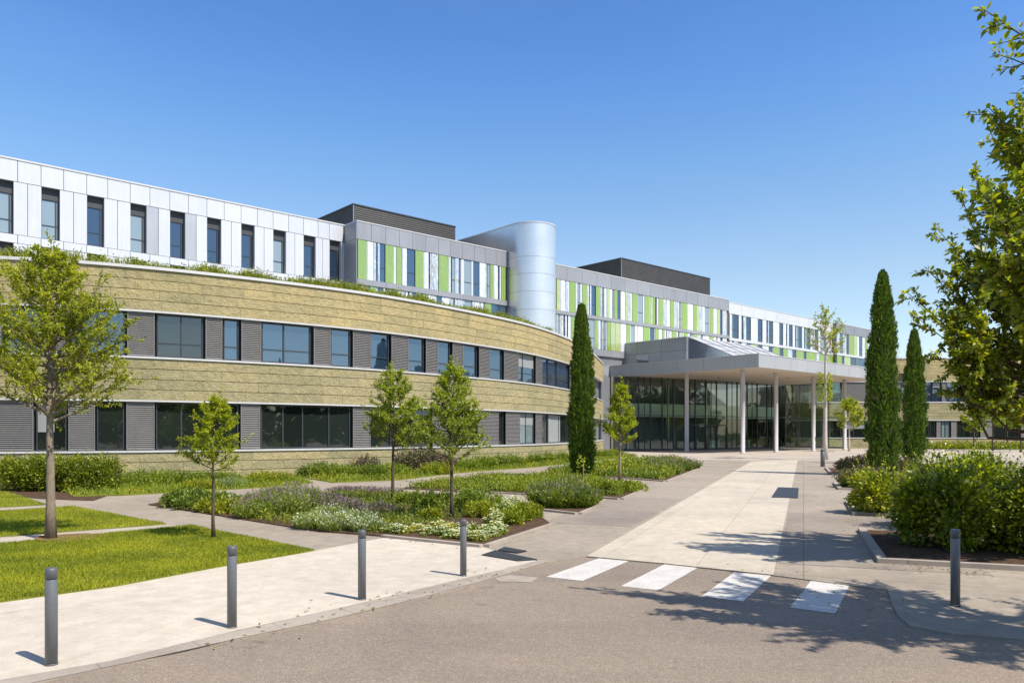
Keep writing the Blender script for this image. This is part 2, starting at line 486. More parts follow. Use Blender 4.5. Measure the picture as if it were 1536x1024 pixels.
def base_of(o):
    v = Vector((0, 0, 0))
    while o is not None:
        v += o.location
        o = o.parent
    return v


class MB:
    """collects shapes in world coordinates; build() links them as one mesh under a parent"""
    def __init__(self):
        self.v, self.f, self.uv, self.mi = [], [], [], []

    def face(self, pts, uvs=None, mi=0):
        b = len(self.v)
        self.v += [tuple(p) for p in pts]
        self.f.append(tuple(range(b, b + len(pts))))
        self.uv += [tuple(u) for u in uvs] if uvs else [(0, 0)] * len(pts)
        self.mi.append(mi)

    def mesh(self, verts, faces, mi=0):
        b = len(self.v)
        self.v += [tuple(p) for p in verts]
        for f in faces:
            self.f.append(tuple(b + i for i in f))
            self.uv += [(0, 0)] * len(f)
            self.mi.append(mi)

    def hexa(self, c, mi=0):
        """c: 8 corners, bottom 4 (ccw) then top 4"""
        self.mesh(c, [(3, 2, 1, 0), (4, 5, 6, 7), (0, 1, 5, 4), (1, 2, 6, 5), (2, 3, 7, 6), (3, 0, 4, 7)], mi)

    def box(self, x0, x1, y0, y1, z0, z1, mi=0):
        self.hexa([(x0, y0, z0), (x1, y0, z0), (x1, y1, z0), (x0, y1, z0), (x0, y0, z1), (x1, y0, z1), (x1, y1, z1), (x0, y1, z1)], mi)

    def prism(self, poly, z0, z1, mi=0):
        n = len(poly)
        v = [(x, y, z0) for x, y in poly] + [(x, y, z1) for x, y in poly]
        f = [tuple(range(n - 1, -1, -1)), tuple(range(n, 2 * n))]
        f += [(i, (i + 1) % n, n + (i + 1) % n, n + i) for i in range(n)]
        self.mesh(v, f, mi)

    def sheet(self, poly, z, mi=0):
        self.face([(x, y, z) for x, y in poly], None, mi)

    def tube(self, path, radii, n=8, mi=0, cap=True):
        path = [Vector(p) for p in path]
        vs, fs = [], []
        prev = None
        for i, p in enumerate(path):
            d = (path[min(i + 1, len(path) - 1)] - path[max(i - 1, 0)])
            d = d.normalized() if d.length > 1e-9 else Vector((0, 0, 1))
            if prev is None:
                a = d.orthogonal().normalized()
            else:
                a = (prev - d * prev.dot(d))
                a = a.normalized() if a.length > 1e-6 else d.orthogonal().normalized()
            prev = a
            b = d.cross(a)
            for k in range(n):
                t = 2 * math.pi * k / n
                vs.append(p + (a * math.cos(t) + b * math.sin(t)) * radii[i])
        for i in range(len(path) - 1):
            for k in range(n):
                fs.append((i * n + k, i * n + (k + 1) % n, (i + 1) * n + (k + 1) % n, (i + 1) * n + k))
        if cap:
            fs.append(tuple(range(n - 1, -1, -1)))
            fs.append(tuple((len(path) - 1) * n + k for k in range(n)))
        self.mesh(vs, fs, mi)

    def lathe(self, c, prof, n=24, mi=0):
        vs, fs = [], []
        for r, z in prof:
            for k in range(n):
                t = 2 * math.pi * k / n
                vs.append((c[0] + r * math.cos(t), c[1] + r * math.sin(t), c[2] + z))
        for i in range(len(prof) - 1):
            for k in range(n):
                fs.append((i * n + k, i * n + (k + 1) % n, (i + 1) * n + (k + 1) % n, (i + 1) * n + k))
        fs.append(tuple(range(n - 1, -1, -1)))
        fs.append(tuple((len(prof) - 1) * n + k for k in range(n)))
        self.mesh(vs, fs, mi)

    def build(self, name, mats, parent=None, smooth=False):
        if not isinstance(mats, (list, tuple)):
            mats = [mats]
        off = base_of(parent) if parent is not None else Vector((0, 0, 0))
        me = bpy.data.meshes.new(name)
        me.from_pydata([(x - off.x, y - off.y, z - off.z) for x, y, z in self.v], [], self.f)
        ul = me.uv_layers.new(name='UVMap')
        ul.data.foreach_set('uv', np.array(self.uv, dtype=np.float32).ravel())
        for m in mats:
            me.materials.append(M[m])
        me.polygons.foreach_set('material_index', np.array(self.mi, dtype=np.int32))
        if smooth:
            me.polygons.foreach_set('use_smooth', np.ones(len(self.f), dtype=bool))
        me.update()
        o = bpy.data.objects.new(name, me)
        COL.objects.link(o)
        if parent is not None:
            o.parent = parent
        return o


def unit(a):
    return a / np.maximum(np.linalg.norm(a, axis=-1, keepdims=True), 1e-9)


def leaf_arrays(pos, axis, nrm, length, width, fold=0.25, fine=False):
    """leaf-shaped faces: (n,k,3) vertices and the face pattern"""
    axis = unit(axis)
    side = unit(np.cross(nrm, axis))
    up = np.cross(axis, side)
    l = np.broadcast_to(np.asarray(length, float), (len(pos),))[:, None]
    w = np.broadcast_to(np.asarray(width, float), (len(pos),))[:, None]
    if fine:
        prof = [(0.0, 0.0), (0.28, 0.42), (0.62, 0.46), (1.0, 0.0)]
        pts = [pos]
        for t, ww in prof[1:3]:
            c = pos + axis * l * t - up * l * (0.18 * t * t)
            pts += [c + side * w * ww + up * w * fold * ww, c, c - side * w * ww + up * w * fold * ww]
        pts.append(pos + axis * l - up * l * 0.18)
        pat = [(0, 2, 1), (0, 3, 2), (1, 2, 5, 4), (2, 3, 6, 5), (4, 5, 7), (5, 6, 7)]
    else:
        c = pos + axis * l * 0.45
        pts = [pos, c + side * w * 0.5 + up * w * fold, pos + axis * l, c - side * w * 0.5 + up * w * fold]
        pat = [(0, 2, 1), (0, 3, 2)]
    return np.stack(pts, axis=1), pat


def blade_arrays(pos, axis, length, width, rot):
    """single pointed blades: base pair and a tip"""
    axis = unit(axis)
    s = np.stack([np.cos(rot), np.sin(rot), np.zeros_like(rot)], axis=1)
    l = np.broadcast_to(np.asarray(length, float), (len(pos),))[:, None]
    w = np.broadcast_to(np.asarray(width, float), (len(pos),))[:, None]
    return np.stack([pos - s * w * 0.5, pos + s * w * 0.5, pos + axis * l], axis=1), [(0, 1, 2)]


def soup(name, sets, parent=None, smooth=False):
    """one mesh from several (verts (n,k,3), pattern, material)"""
    mats, V, LI, LS, MI = [], [], [], [], []
    base = 0
    for pts, pat, mat in sets:
        if len(pts) == 0:
            continue
        if mat not in mats:
            mats.append(mat)
        n, k, _ = pts.shape
        V.append(pts.reshape(-1, 3))
        off = (base + np.arange(n) * k)
        for p in pat:
            pass
        flat = np.concatenate([np.array(p) for p in pat])
        LI.append((off[:, None] + flat[None, :]).ravel())
        LS.append(np.tile(np.array([len(p) for p in pat]), n))
        MI.append(np.full(n * len(pat), mats.index(mat)))
        base += n * k
    V = np.concatenate(V); LI = np.concatenate(LI); LS = np.concatenate(LS); MI = np.concatenate(MI)
    if parent is not None:
        o = base_of(parent)
        V = V - np.array([o.x, o.y, o.z])
    me = bpy.data.meshes.new(name)
    me.vertices.add(len(V)); me.vertices.foreach_set('co', V.astype(np.float32).ravel())
    me.loops.add(len(LI)); me.loops.foreach_set('vertex_index', LI.astype(np.int32))
    me.polygons.add(len(LS))
    st = np.concatenate([[0], np.cumsum(LS)[:-1]])
    me.polygons.foreach_set('loop_start', st.astype(np.int32))
    me.polygons.foreach_set('loop_total', LS.astype(np.int32))
    me.polygons.foreach_set('material_index', MI.astype(np.int32))
    for m in mats:
        me.materials.append(M[m])
    me.update(calc_edges=True)
    me.validate()
    ob = bpy.data.objects.new(name, me)
    COL.objects.link(ob)
    if parent is not None:
        ob.parent = parent
    return ob


def in_poly(poly, p):
    x, y = p[:, 0], p[:, 1]
    c = np.zeros(len(p), bool)
    n = len(poly)
    for i in range(n):
        x0, y0 = poly[i]; x1, y1 = poly[(i + 1) % n]
        if y0 == y1:
            continue
        t = ((y0 > y) != (y1 > y)) & (x < (x1 - x0) * (y - y0) / (y1 - y0) + x0)
        c ^= t
    return c


def sample_poly(poly, n, rng):
    a = np.array(poly)
    lo, hi = a.min(0), a.max(0)
    out = np.zeros((0, 2))
    while len(out) < n:
        p = lo + rng.random((n * 2, 2)) * (hi - lo)
        out = np.concatenate([out, p[in_poly(poly, p)]])
    return out[:n]


def rdirs(n, rng):
    return unit(rng.normal(size=(n, 3)))


# ------------------------------------------------------------------ camera, light, sky
cam = bpy.data.cameras.new('camera')
cam.sensor_width = 36.0
cam.lens = 36.0 * F / 1536.0
cam.shift_y = (HY - 512.0) / 1536.0
cam.clip_start = 0.1
cam.clip_end = 4000.0
co = bpy.data.objects.new('camera', cam)
co.location = (0, 0, CH)
co.rotation_euler = (math.radians(90), 0, 0)
COL.objects.link(co)
SC.camera = co

SUN_EL = math.radians(53.0)
sx, sy = 0.80, -0.60                     # horizontal direction towards the sun
to_sun = Vector((math.cos(SUN_EL) * sx, math.cos(SUN_EL) * sy, math.sin(SUN_EL)))
sl = bpy.data.lights.new('sun', 'SUN')
sl.energy = 4.6
sl.angle = math.radians(0.53)
sl.color = (1.0, 0.94, 0.845)
so = bpy.data.objects.new('sun', sl)
so.rotation_euler = to_sun.to_track_quat('Z', 'Y').to_euler()
so.location = to_sun * 60
COL.objects.link(so)

w = bpy.data.worlds.new('World')
SC.world = w
w.use_nodes = True
nt = w.node_tree
nt.nodes.clear()
wo = nt.nodes.new('ShaderNodeOutputWorld')
bg = nt.nodes.new('ShaderNodeBackground')
sk = nt.nodes.new('ShaderNodeTexSky')
sk.sky_type = 'NISHITA'
sk.sun_disc = False
sk.sun_elevation = SUN_EL
sk.sun_rotation = math.atan2(sx, sy)
sk.altitude = 100
sk.air_density = 1.0
sk.dust_density = 0.6
sk.ozone_density = 3.0
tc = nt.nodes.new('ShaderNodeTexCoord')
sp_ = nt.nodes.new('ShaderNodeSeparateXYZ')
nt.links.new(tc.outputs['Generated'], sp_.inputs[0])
# clear air: pale horizon, blue above; unseen zenith tinted neutral to grey the shade
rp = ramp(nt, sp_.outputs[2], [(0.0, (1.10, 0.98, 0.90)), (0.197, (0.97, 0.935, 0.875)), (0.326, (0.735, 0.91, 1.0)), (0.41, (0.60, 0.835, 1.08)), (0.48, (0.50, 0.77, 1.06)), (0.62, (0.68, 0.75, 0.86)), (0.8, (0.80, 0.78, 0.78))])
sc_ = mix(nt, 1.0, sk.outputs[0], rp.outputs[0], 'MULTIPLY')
# a few barely visible veils of high cloud
mpc = nt.nodes.new('ShaderNodeMapping')
mpc.inputs['Scale'].default_value = (1.2, 2.2, 7.0)
mpc.inputs['Rotation'].default_value = (0.1, 0.25, 0.6)
nt.links.new(tc.outputs['Generated'], mpc.inputs['Vector'])
cl_ = ramp(nt, noise(nt, mpc.outputs[0], 1.6, 7, 0.6, 0.8), [(0.52, (0, 0, 0)), (0.9, (0.035, 0.035, 0.035))])
sc_ = mix(nt, cl_.outputs[0], sc_, (5.0, 5.4, 5.8))
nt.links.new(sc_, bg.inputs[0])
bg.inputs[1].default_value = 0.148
nt.links.new(bg.outputs[0], wo.inputs[0])
SC.view_settings.view_transform = 'Standard'
SC.view_settings.look = 'None'
SC.view_settings.exposure = 0.47
SC.view_settings.gamma = 1.0
SC.cycles.max_bounces = 8
SC.cycles.transparent_max_bounces = 16
SC.cycles.caustics_reflective = False
SC.cycles.caustics_refractive = False

# ------------------------------------------------------------------ ground, road, paving
ROADZ = -0.018
mb = MB(); mb.sheet([(-1500, -1500), (1500, -1500), (1500, 2500), (-1500, 2500)], -0.12)
tag(mb.build('ground', 'far_ground'), kind='structure')

kerb_in_px = [(0, 1020), (167, 991), (353, 946), (512, 911), (660, 876), (740, 857), (806, 841)]
kerb_out_px = [(60, 1024), (277, 974), (512, 925), (660, 889), (759, 861), (819, 843)]
kin = GP(kerb_in_px)
kout = GP(kerb_out_px)
kin = [(kin[0][0] - 30.8, kin[0][1] - 25.6), (kin[0][0] - 7.7, kin[0][1] - 6.4)] + kin
kout = [(kout[0][0] - 30.8, kout[0][1] - 25.9), (kout[0][0] - 7.7, kout[0][1] - 6.5)] + kout
cross_far = GP([(819, 843), (880, 834), (1000, 845), (1160, 862), (1332, 884)])
right_kerb = GP([(1338, 905), (1347, 922), (1366, 938), (1420, 948), (1536, 958)])
rk_end = right_kerb[-1]
right_kerb += [(rk_end[0] + 4, rk_end[1] - 1.9), (rk_end[0] + 40, rk_end[1] - 20)]

mb = MB(); mb.sheet([(-70, -70), (90, -70), (90, 15.5), (-70, 15.5)], ROADZ)
tag(mb.build('road', 'asphalt'), kind='structure')

pave = kout + cross_far[1:] + right_kerb + [(110, -10), (130, 220), (-120, 220), (-120, -20)]
mb = MB()
mb.prism(pave, -0.115, 0.0)
tag(mb.build('pavement', 'grey_paving'), kind='structure')

# kerb course between footpath and carriageway
mb = MB()
for i in range(min(len(kin), len(kout)) - 1):
    pass
ki = kin[:]
ko = kout[:]
poly = ki + ko[::-1]


def strip_between(mbx, a, b, z, mi=0, n=40):
    def resample(p):
        p = np.array(p)
        s = np.concatenate([[0], np.cumsum(np.linalg.norm(np.diff(p, axis=0), axis=1))])
        t = np.linspace(0, s[-1], n)
        return np.stack([np.interp(t, s, p[:, 0]), np.interp(t, s, p[:, 1])], axis=1)
    A, B = resample(a), resample(b)
    for i in range(n - 1):
        mbx.face([(*B[i], z), (*B[i + 1], z), (*A[i + 1], z), (*A[i], z)], None, mi)


strip_between(mb, ki, ko, 0.005)
tag(mb.build('kerb', 'kerb_stone'), kind='structure')
# pale footpath
lawn_front = GP([(0, 904), (173, 880), (333, 850), (440, 832), (472, 826)])
lf = [(lawn_front[0][0] - 24, lawn_front[0][1] - 21.5)] + lawn_front
foot = kin + GP([(725, 821), (577, 806)]) + lf[::-1]
mb = MB(); mb.sheet(foot, 0.006)
tag(mb.build('footpath', 'pale_concrete'), kind='structure')

# pale axis of the plaza
a0 = np.array(G(875, 832)); b0 = np.array(G(1160, 862))
tl = 52.0
strip = [tuple(a0), tuple(b0), tuple(b0 + PA * (tl + 2)), tuple(a0 + PA * (tl - 2))]
cf = GP([(880, 834), (1000, 845), (1160, 862)])
strip = [tuple(a0)] + [cf[0], cf[1], cf[2]] + [tuple(b0 + PA * (tl + 2)), tuple(a0 + PA * (tl - 2))]
mb = MB(); mb.sheet(strip[1:], 0.006)
tag(mb.build('plaza', 'plaza_stone'), kind='structure')
# forecourt in front of the entrance
mb = MB(); mb.sheet([(2, 66), (26, 62), (75, 62), (75, 125), (8, 118)], 0.004)
tag(mb.build('forecourt', 'far_paving'), kind='structure')
# darker right-hand strip patch + left apron patches
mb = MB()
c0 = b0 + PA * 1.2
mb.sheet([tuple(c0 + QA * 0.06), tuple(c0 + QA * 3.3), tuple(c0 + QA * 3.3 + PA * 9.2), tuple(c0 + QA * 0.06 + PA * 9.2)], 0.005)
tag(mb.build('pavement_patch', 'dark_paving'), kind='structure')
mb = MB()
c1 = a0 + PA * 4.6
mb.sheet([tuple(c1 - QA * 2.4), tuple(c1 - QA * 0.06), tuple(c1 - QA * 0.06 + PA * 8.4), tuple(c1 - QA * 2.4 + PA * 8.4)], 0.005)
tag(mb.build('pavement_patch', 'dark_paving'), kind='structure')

# zebra crossing
for q in ([(819, 865), (874, 871), (944, 841), (901, 836)], [(931, 879), (988, 885), (1047, 851), (997, 846)],
          [(1052, 894), (1115, 902), (1157, 863), (1102, 858)], [(1185, 911), (1253, 920), (1275, 876), (1217, 870)]):
    mb = MB(); mb.sheet(GP(q, ROADZ), ROADZ + 0.005)
    tag(mb.build('crossing_stripe', 'road_paint'), kind='structure')
mb = MB(); mb.sheet(GP([(742, 867), (765, 862), (808, 866), (796, 873), (750, 872)], ROADZ), ROADZ + 0.004)
tag(mb.build('road_patch', 'kerb_stone'), kind='structure')

# lawns
EXT = (-0.61 * 26, -0.79 * 26)
l1 = lf[0:1] + lawn_front + GP([(287, 789), (0, 816)])
q = G(0, 816); l1 = l1 + [(q[0] + EXT[0], q[1] + EXT[1])]
l2 = GP([(0, 805), (250, 786), (110, 760), (0, 767)])
l2 = l2 + [(l2[3][0] + EXT[0], l2[3][1] + EXT[1]), (l2[0][0] + EXT[0], l2[0][1] + EXT[1])]
l3 = GP([(0, 761), (70, 757), (10, 737)])
l3 = l3 + [(l3[2][0] + EXT[0], l3[2][1] + EXT[1]), (l3[0][0] + EXT[0], l3[0][1] + EXT[1])]
for i, (lp, nb) in enumerate(((l1, 190000), (l2, 90000), (l3, 45000))):
    mb = MB(); mb.prism(lp, -0.01, 0.022)
    tag(mb.build('lawn', 'lawn_soil'), kind='structure')
    rng = np.random.default_rng(100 + i)
    p = sample_poly(lp, nb * 3, rng)
    vis = (np.abs(p[:, 0] / np.maximum(p[:, 1], 0.1)) < 1.5) & (p[:, 1] > 3)
    pv = p[vis][:nb]
    pos = np.column_stack([pv, np.full(len(pv), 0.02)])
    ax = rng.normal(size=pos.shape) * 0.45; ax[:, 2] = 1
    cl = 0.7 + 0.6 * (np.sin(pv[:, 0] * 2.1 + np.sin(pv[:, 1] * 1.3)) * 0.5 + 0.5) * rng.random(len(pv))
    V, pat = blade_arrays(pos, ax, 0.055 * cl * (0.7 + 0.7 * rng.random(len(pv))), 0.011 + 0.008 * rng.random(len(pv)), rng.random(len(pv)) * 6.28)
    g = soup('grass', [(V, pat, 'lawn_blade')])
    tag(g, ['short mown grass of the front lawn beside the pale footpath', 'short mown grass of the second lawn behind the tall left tree', 'short mown grass of the small lawn by the hedge'][i], 'grass', kind='stuff')

mb = MB(); mb.sheet(GP([(0, 806.5), (252, 787), (284, 788.5), (0, 814.5)]), 0.005)
tag(mb.build('path', 'far_paving'), kind='structure')
mb = MB(); mb.sheet(GP([(0, 762), (72, 758), (106, 760), (0, 766)]), 0.005)
tag(mb.build('path', 'far_paving'), kind='structure')
mb = MB()
pit = [(-9.55 + 0.72 * math.cos(t) * (1 + 0.12 * math.sin(3 * t)), 16.55 + 0.6 * math.sin(t) * (1 + 0.1 * math.cos(4 * t))) for t in np.linspace(0, 6.28, 28)[:-1]]
mb.prism(pit, 0.0, 0.045)
tag(mb.build('tree_pit', 'mulch'), kind='structure')

# dark flat plates with raised bars on the ground
def plate(name, px, label):
    t = thing(name, label, 'drain cover', (*G(*px[0]), 0))
    p = GP(px)
    mbx = MB(); mbx.prism(p, 0.004, 0.02)
    mbx.build('rim', 'grid_dark', t)
    A, B, C, Dd = [np.array(v) for v in p]
    mbx = MB()
    n = 14
    for i in range(n):
        u0, u1 = (i + 0.25) / n, (i + 0.75) / n
        mbx.prism([tuple(A + (B - A) * u0), tuple(A + (B - A) * u1), tuple(Dd + (C - Dd) * u1), tuple(Dd + (C - Dd) * u0)], 0.018, 0.026)
    mbx.build('grid', 'frame_dark', t)


plate('dark_grid', [(1157, 746), (1197, 747), (1198, 732), (1167, 731)], 'dark flat grate set in the pale middle strip of the plaza')
plate('dark_grid', [(722, 833), (776, 842), (806, 840), (742, 826)], 'dark flat grate at the kerb in front of the white flowers')
plate('dark_grid', [(746, 826), (776, 830), (790, 827), (756, 821)], 'smaller dark grate just behind the kerb grate near white flowers')

# ------------------------------------------------------------------ stone buildings on a curve
class Curve:
    def __init__(self, pts, step=0.3):
        P = np.array(pts, float)
        P = np.vstack([2 * P[0] - P[1], P, 2 * P[-1] - P[-2]])
        out = []
        for i in range(1, len(P) - 2):
            for t in np.linspace(0, 1, 60, endpoint=False):
                a, b, c, d = P[i - 1], P[i], P[i + 1], P[i + 2]
                out.append(0.5 * ((2 * b) + (-a + c) * t + (2 * a - 5 * b + 4 * c - d) * t * t + (-a + 3 * b - 3 * c + d) * t ** 3))
        out.append(P[-2])
        Q = np.array(out)
        s = np.concatenate([[0], np.cumsum(np.linalg.norm(np.diff(Q, axis=0), axis=1))])
        self.len = s[-1]
        n = int(self.len / step) + 1
        self.s = np.linspace(0, self.len, n)
        self.p = np.stack([np.interp(self.s, s, Q[:, 0]), np.interp(self.s, s, Q[:, 1])], axis=1)
        d = np.gradient(self.p, self.s, axis=0)
        d = unit(d)
        self.nrm = np.stack([d[:, 1], -d[:, 0]], axis=1)          # towards the viewer

    def at(self, s, off=0.0):
        x = np.interp(s, self.s, self.p[:, 0]); y = np.interp(s, self.s, self.p[:, 1])
        nx = np.interp(s, self.s, self.nrm[:, 0]); ny = np.interp(s, self.s, self.nrm[:, 1])
        return np.array([x + nx * off, y + ny * off])

    def s_px(self, px):
        r = self.p[:, 0] / self.p[:, 1]
        return float(np.interp((px - CX) / F, r, self.s))


def band(mb, cv, s0, s1, z0, z1, o_out, o_in, mi=0, uo=0.0):
    """a solid strip that follows the curve"""
    ss = [s0] + [s for s in cv.s if s0 + 0.05 < s < s1 - 0.05] + [s1]
    P = [cv.at(s, o_out) for s in ss]
    Q = [cv.at(s, o_in) for s in ss]
    for i in range(len(ss) - 1):
        a, b, c, d = P[i], P[i + 1], Q[i + 1], Q[i]
        u0, u1 = ss[i] + uo, ss[i + 1] + uo
        mb.face([(*a, z0), (*b, z0), (*b, z1), (*a, z1)], [(u0, z0), (u1, z0), (u1, z1), (u0, z1)], mi)
        mb.face([(*a, z1), (*b, z1), (*c, z1), (*d, z1)], [(u0, z1), (u1, z1), (u1, z1 + .3), (u0, z1 + .3)], mi)
        mb.face([(*d, z0), (*c, z0), (*b, z0), (*a, z0)], [(u0, z0), (u1, z0), (u1, z0 - .3), (u0, z0 - .3)], mi)
        mb.face([(*c, z0), (*d, z0), (*d, z1), (*c, z1)], [(u1, z0), (u0, z0), (u0, z1), (u1, z1)], mi)
    for P0, Q0, fl in ((P[0], Q[0], 0), (P[-1], Q[-1], 1)):
        f = [(*Q0, z0), (*P0, z0), (*P0, z1), (*Q0, z1)]
        mb.face(f[::-1] if fl else f, [(uo + 1, z0), (uo + 1.3, z0), (uo + 1.3, z1), (uo + 1, z1)], mi)


def stone_band(cv, s0, s1, z0, z1, mat, parent, rows):
    mb = MB()
    h = (z1 - z0) / rows
    band(mb, cv, s0, s1, z0, z1, -0.045, -0.40)          # joint plane
    rng = random.Random(int(z0 * 100))
    for r in range(rows):
        a = z0 + r * h + (0.006 if r == 0 else 0.015)
        b = z0 + (r + 1) * h - (0.006 if r == rows - 1 else 0.015)
        # each course in long stones whose faces stand slightly in or out
        s = s0
        while s < s1 - 0.01:
            e = min(s1, s + rng.uniform(0.9, 2.1))
            if s1 - e < 0.8:
                e = s1
            band(mb, cv, s + 0.004, e - 0.004, a, b, rng.uniform(0.0, 0.015), -0.044, 0, 200.0 * rng.randint(1, 60))
            s = e
    return mb.build('stone_band', mat, parent)


def chord(p0, p1):
    p0, p1 = np.array(p0), np.array(p1)
    d = p1 - p0
    ln = np.linalg.norm(d)
    d = d / ln
    n = np.array([d[1], -d[0]])
    return p0, d, n, ln


def cbox(mb, fr, t0, t1, o0, o1, z0, z1, mi=0):
    """box in a wall frame: t along, o outwards"""
    p, d, n, _ = fr
    c = [p + d * t + n * o for t, o in ((t0, o1), (t1, o1), (t1, o0), (t0, o0))]
    mb.hexa([(*q, z0) for q in c] + [(*q, z1) for q in c], mi)


def make_window(parent, p0, p1, z0, z1, splits, inset, glass, fw=0.055, rail=None, blind=None, frame_mat='frame_dark'):
    """frame with its pane(s); p0-p1 on the wall face, inset behind it"""
    fr = chord(p0, p1)
    ln = fr[3]
    mb = MB()
    o0, o1 = -inset - 0.03, -inset + 0.05
    cbox(mb, fr, 0.0, fw, o0, o1, z0, z1)
    cbox(mb, fr, ln - fw, ln, o0, o1, z0, z1)
    cbox(mb, fr, fw, ln - fw, o0, o1, z0, z0 + fw)
    cbox(mb, fr, fw, ln - fw, o0, o1, z1 - fw, z1)
    cuts = [fw] + [s * ln for s in splits] + [ln - fw]
    for c in cuts[1:-1]:
        cbox(mb, fr, c - fw * 0.6, c + fw * 0.6, o0, o1 - 0.004, z0 + fw, z1 - fw)
    if rail:
        for zr in rail:
            cbox(mb, fr, fw, ln - fw, o0, o1 - 0.01, zr - 0.025, zr + 0.025)
    fo = mb.build('window', frame_mat, parent)
    mb = MB()
    for i in range(len(cuts) - 1):
        p, d, n, _ = fr
        tilt = random.uniform(-0.006, 0.006)
        a = p + d * (cuts[i] + 0.01) + n * (-inset - 0.012 + tilt); b = p + d * (cuts[i + 1] - 0.01) + n * (-inset - 0.012 - tilt)
        mb.face([(*a, z0 + 0.03), (*b, z0 + 0.03), (*b, z1 - 0.03), (*a, z1 - 0.03)])
    mb.build('pane', glass, fo)
    if blind:
        mb = MB()
        cbox(mb, fr, fw, fw + (ln - 2 * fw) * blind[0], -inset + 0.0, -inset + 0.012, z0 + (z1 - z0) * blind[1] + fw, z1 - fw)
        mb.build('blind', 'blind_cream', fo)
    return fo


def make_louvre(parent, p0, p1, z0, z1, inset, pitch=0.088, mat='louvre_grey'):
    fr = chord(p0, p1)
    ln = fr[3]
    p, d, n, _ = fr
    mb = MB()
    cbox(mb, fr, 0, 0.04, -inset - 0.06, -inset, z0, z1)
    cbox(mb, fr, ln - 0.04, ln, -inset - 0.06, -inset, z0, z1)
    cbox(mb, fr, 0.04, ln - 0.04, -inset - 0.06, -inset, z1 - 0.04, z1)
    cbox(mb, fr, 0.04, ln - 0.04, -inset - 0.06, -inset, z0, z0 + 0.04)
    cbox(mb, fr, 0.04, ln - 0.04, -inset - 0.085, -inset - 0.065, z0 + 0.04, z1 - 0.04)
    k = int((z1 - z0 - 0.1) / pitch)
    pt = (z1 - z0 - 0.1) / k
    for i in range(k):
        z = z0 + 0.05 + i * pt
        a0, a1 = p + d * 0.045 + n * (-inset - 0.06), p + d * (ln - 0.045) + n * (-inset - 0.06)
        b0, b1 = p + d * 0.045 + n * (-inset - 0.005), p + d * (ln - 0.045) + n * (-inset - 0.005)
        zt = z + pt * 0.72
        mb.hexa([(*b0, z), (*b1, z), (*a1, zt - 0.012), (*a0, zt - 0.012), (*b0, z + 0.014), (*b1, z + 0.014), (*a1, zt), (*a0, zt)])
    return mb.build('louvre_panel', mat, parent)


BL = random.Random(41)


def fill_row(parent, cv, z0, z1, items, glass, rail=None):
    mb = MB()
    sA = cv.s_px(items[0][1]); sB = cv.s_px(items[-1][2])
    for it in items:
        kind, a, b = it[0], it[1], it[2]
        s0, s1 = cv.s_px(a), cv.s_px(b)
        n = max(1, round((s1 - s0) / 2.6)) if kind == 'L' else 1
        if kind == 'W':
            sp = [(cv.s_px(x) - s0) / (s1 - s0) for x in (it[3] if len(it) > 3 else [])]
            # the open side of each window shows a deep dark reveal
            make_window(parent, cv.at(s0 + 0.03), cv.at(s1 - 0.03), z0 + 0.03, z1 - 0.03, sp, 0.26, it[4] if len(it) > 4 and it[4] else glass,
                        rail=[z0 + (z1 - z0) * 0.33] if rail else None, blind=it[5] if len(it) > 5 else ((1.0, BL.uniform(0.45, 0.85)) if BL.random() < 0.16 else None))
        else:
            for k in range(n):
                a0, a1 = s0 + (s1 - s0) * k / n, s0 + (s1 - s0) * (k + 1) / n
                make_louvre(parent, cv.at(a0 + 0.03), cv.at(a1 - 0.03), z0 + 0.03, z1 - 0.03, 0.07)
    band(mb, cv, sA - 0.4, sB + 0.4, z0 + 0.002, z1 - 0.002, -0.36, -0.42)
    mb.build('backing', 'reveal_dark', parent)


# --- the curved building on the left
cv1 = Curve([(-52, 34.5), (-40, 32.4), (-30, 32.4), (-22.6, 33.6), (-17.9, 35.2), (-12.4, 38.7), (-7.0, 43.4), (-1.6, 50.3), (1.9, 56.2), (5.2, 64.6), (7.9, 75), (10.2, 86)])
cb = thing('curved_stone_building', 'long curved building of golden rough stone bands and grey louvred window strips', 'building', (*cv1.at(cv1.len * 0.5), 0))
S0, S1 = 0.0, cv1.len
stone_band(cv1, S0, S1, 0.0, 1.36, 'olive_stone', cb, 3)
stone_band(cv1, S0, S1, 3.80, 5.72, 'olive_stone', cb, 4)
stone_band(cv1, S0, S1, 7.96, 9.86, 'golden_stone', cb, 4)
for z0, z1, o in ((1.363, 1.45, 0.07), (5.723, 5.81, 0.07), (3.715, 3.797, 0.03), (7.875, 7.957, 0.03)):
    mb = MB(); band(mb, cv1, S0, S1, z0, z1, o, -0.36)
    mb.build('window_sill' if o > 0.05 else 'lintel', 'sill_metal', cb)
mb = MB(); band(mb, cv1, S0, S1, 9.863, 10.0, 0.09, -0.5)
mb.build('coping', 'sill_metal', cb)

up = [('W', -560, -420, [-510, -460]), ('L', -418, -350), ('W', -348, -230, [-290]), ('L', -228, -160), ('W', -158, -60, [-110]), ('L', -58, 2),
      ('W', 4, 60, [32]), ('L', 62, 98), ('W', 100, 188, [145]), ('L', 190, 233), ('W', 235, 306.5, [273], 'dark_glass'), ('L', 308, 335), ('W', 336, 360.5),
      ('L', 362, 393.5), ('W', 394, 469, [428]), ('L', 471, 497.5), ('W', 498, 529), ('L', 530, 557.5), ('W', 558, 587), ('L', 588, 614.5),
      ('W', 615, 639.5), ('L', 640, 659), ('W', 659.5, 679), ('L', 680, 697), ('W', 697.5, 719), ('L', 720, 736.5), ('W', 737, 757), ('L', 757.5, 779.5),
      ('W', 780, 805, [788.5]), ('L', 805.5, 815), ('W', 815.5, 825.5), ('W', 826, 838.5), ('W', 839, 856), ('L', 856.5, 865), ('W', 865.5, 884)]
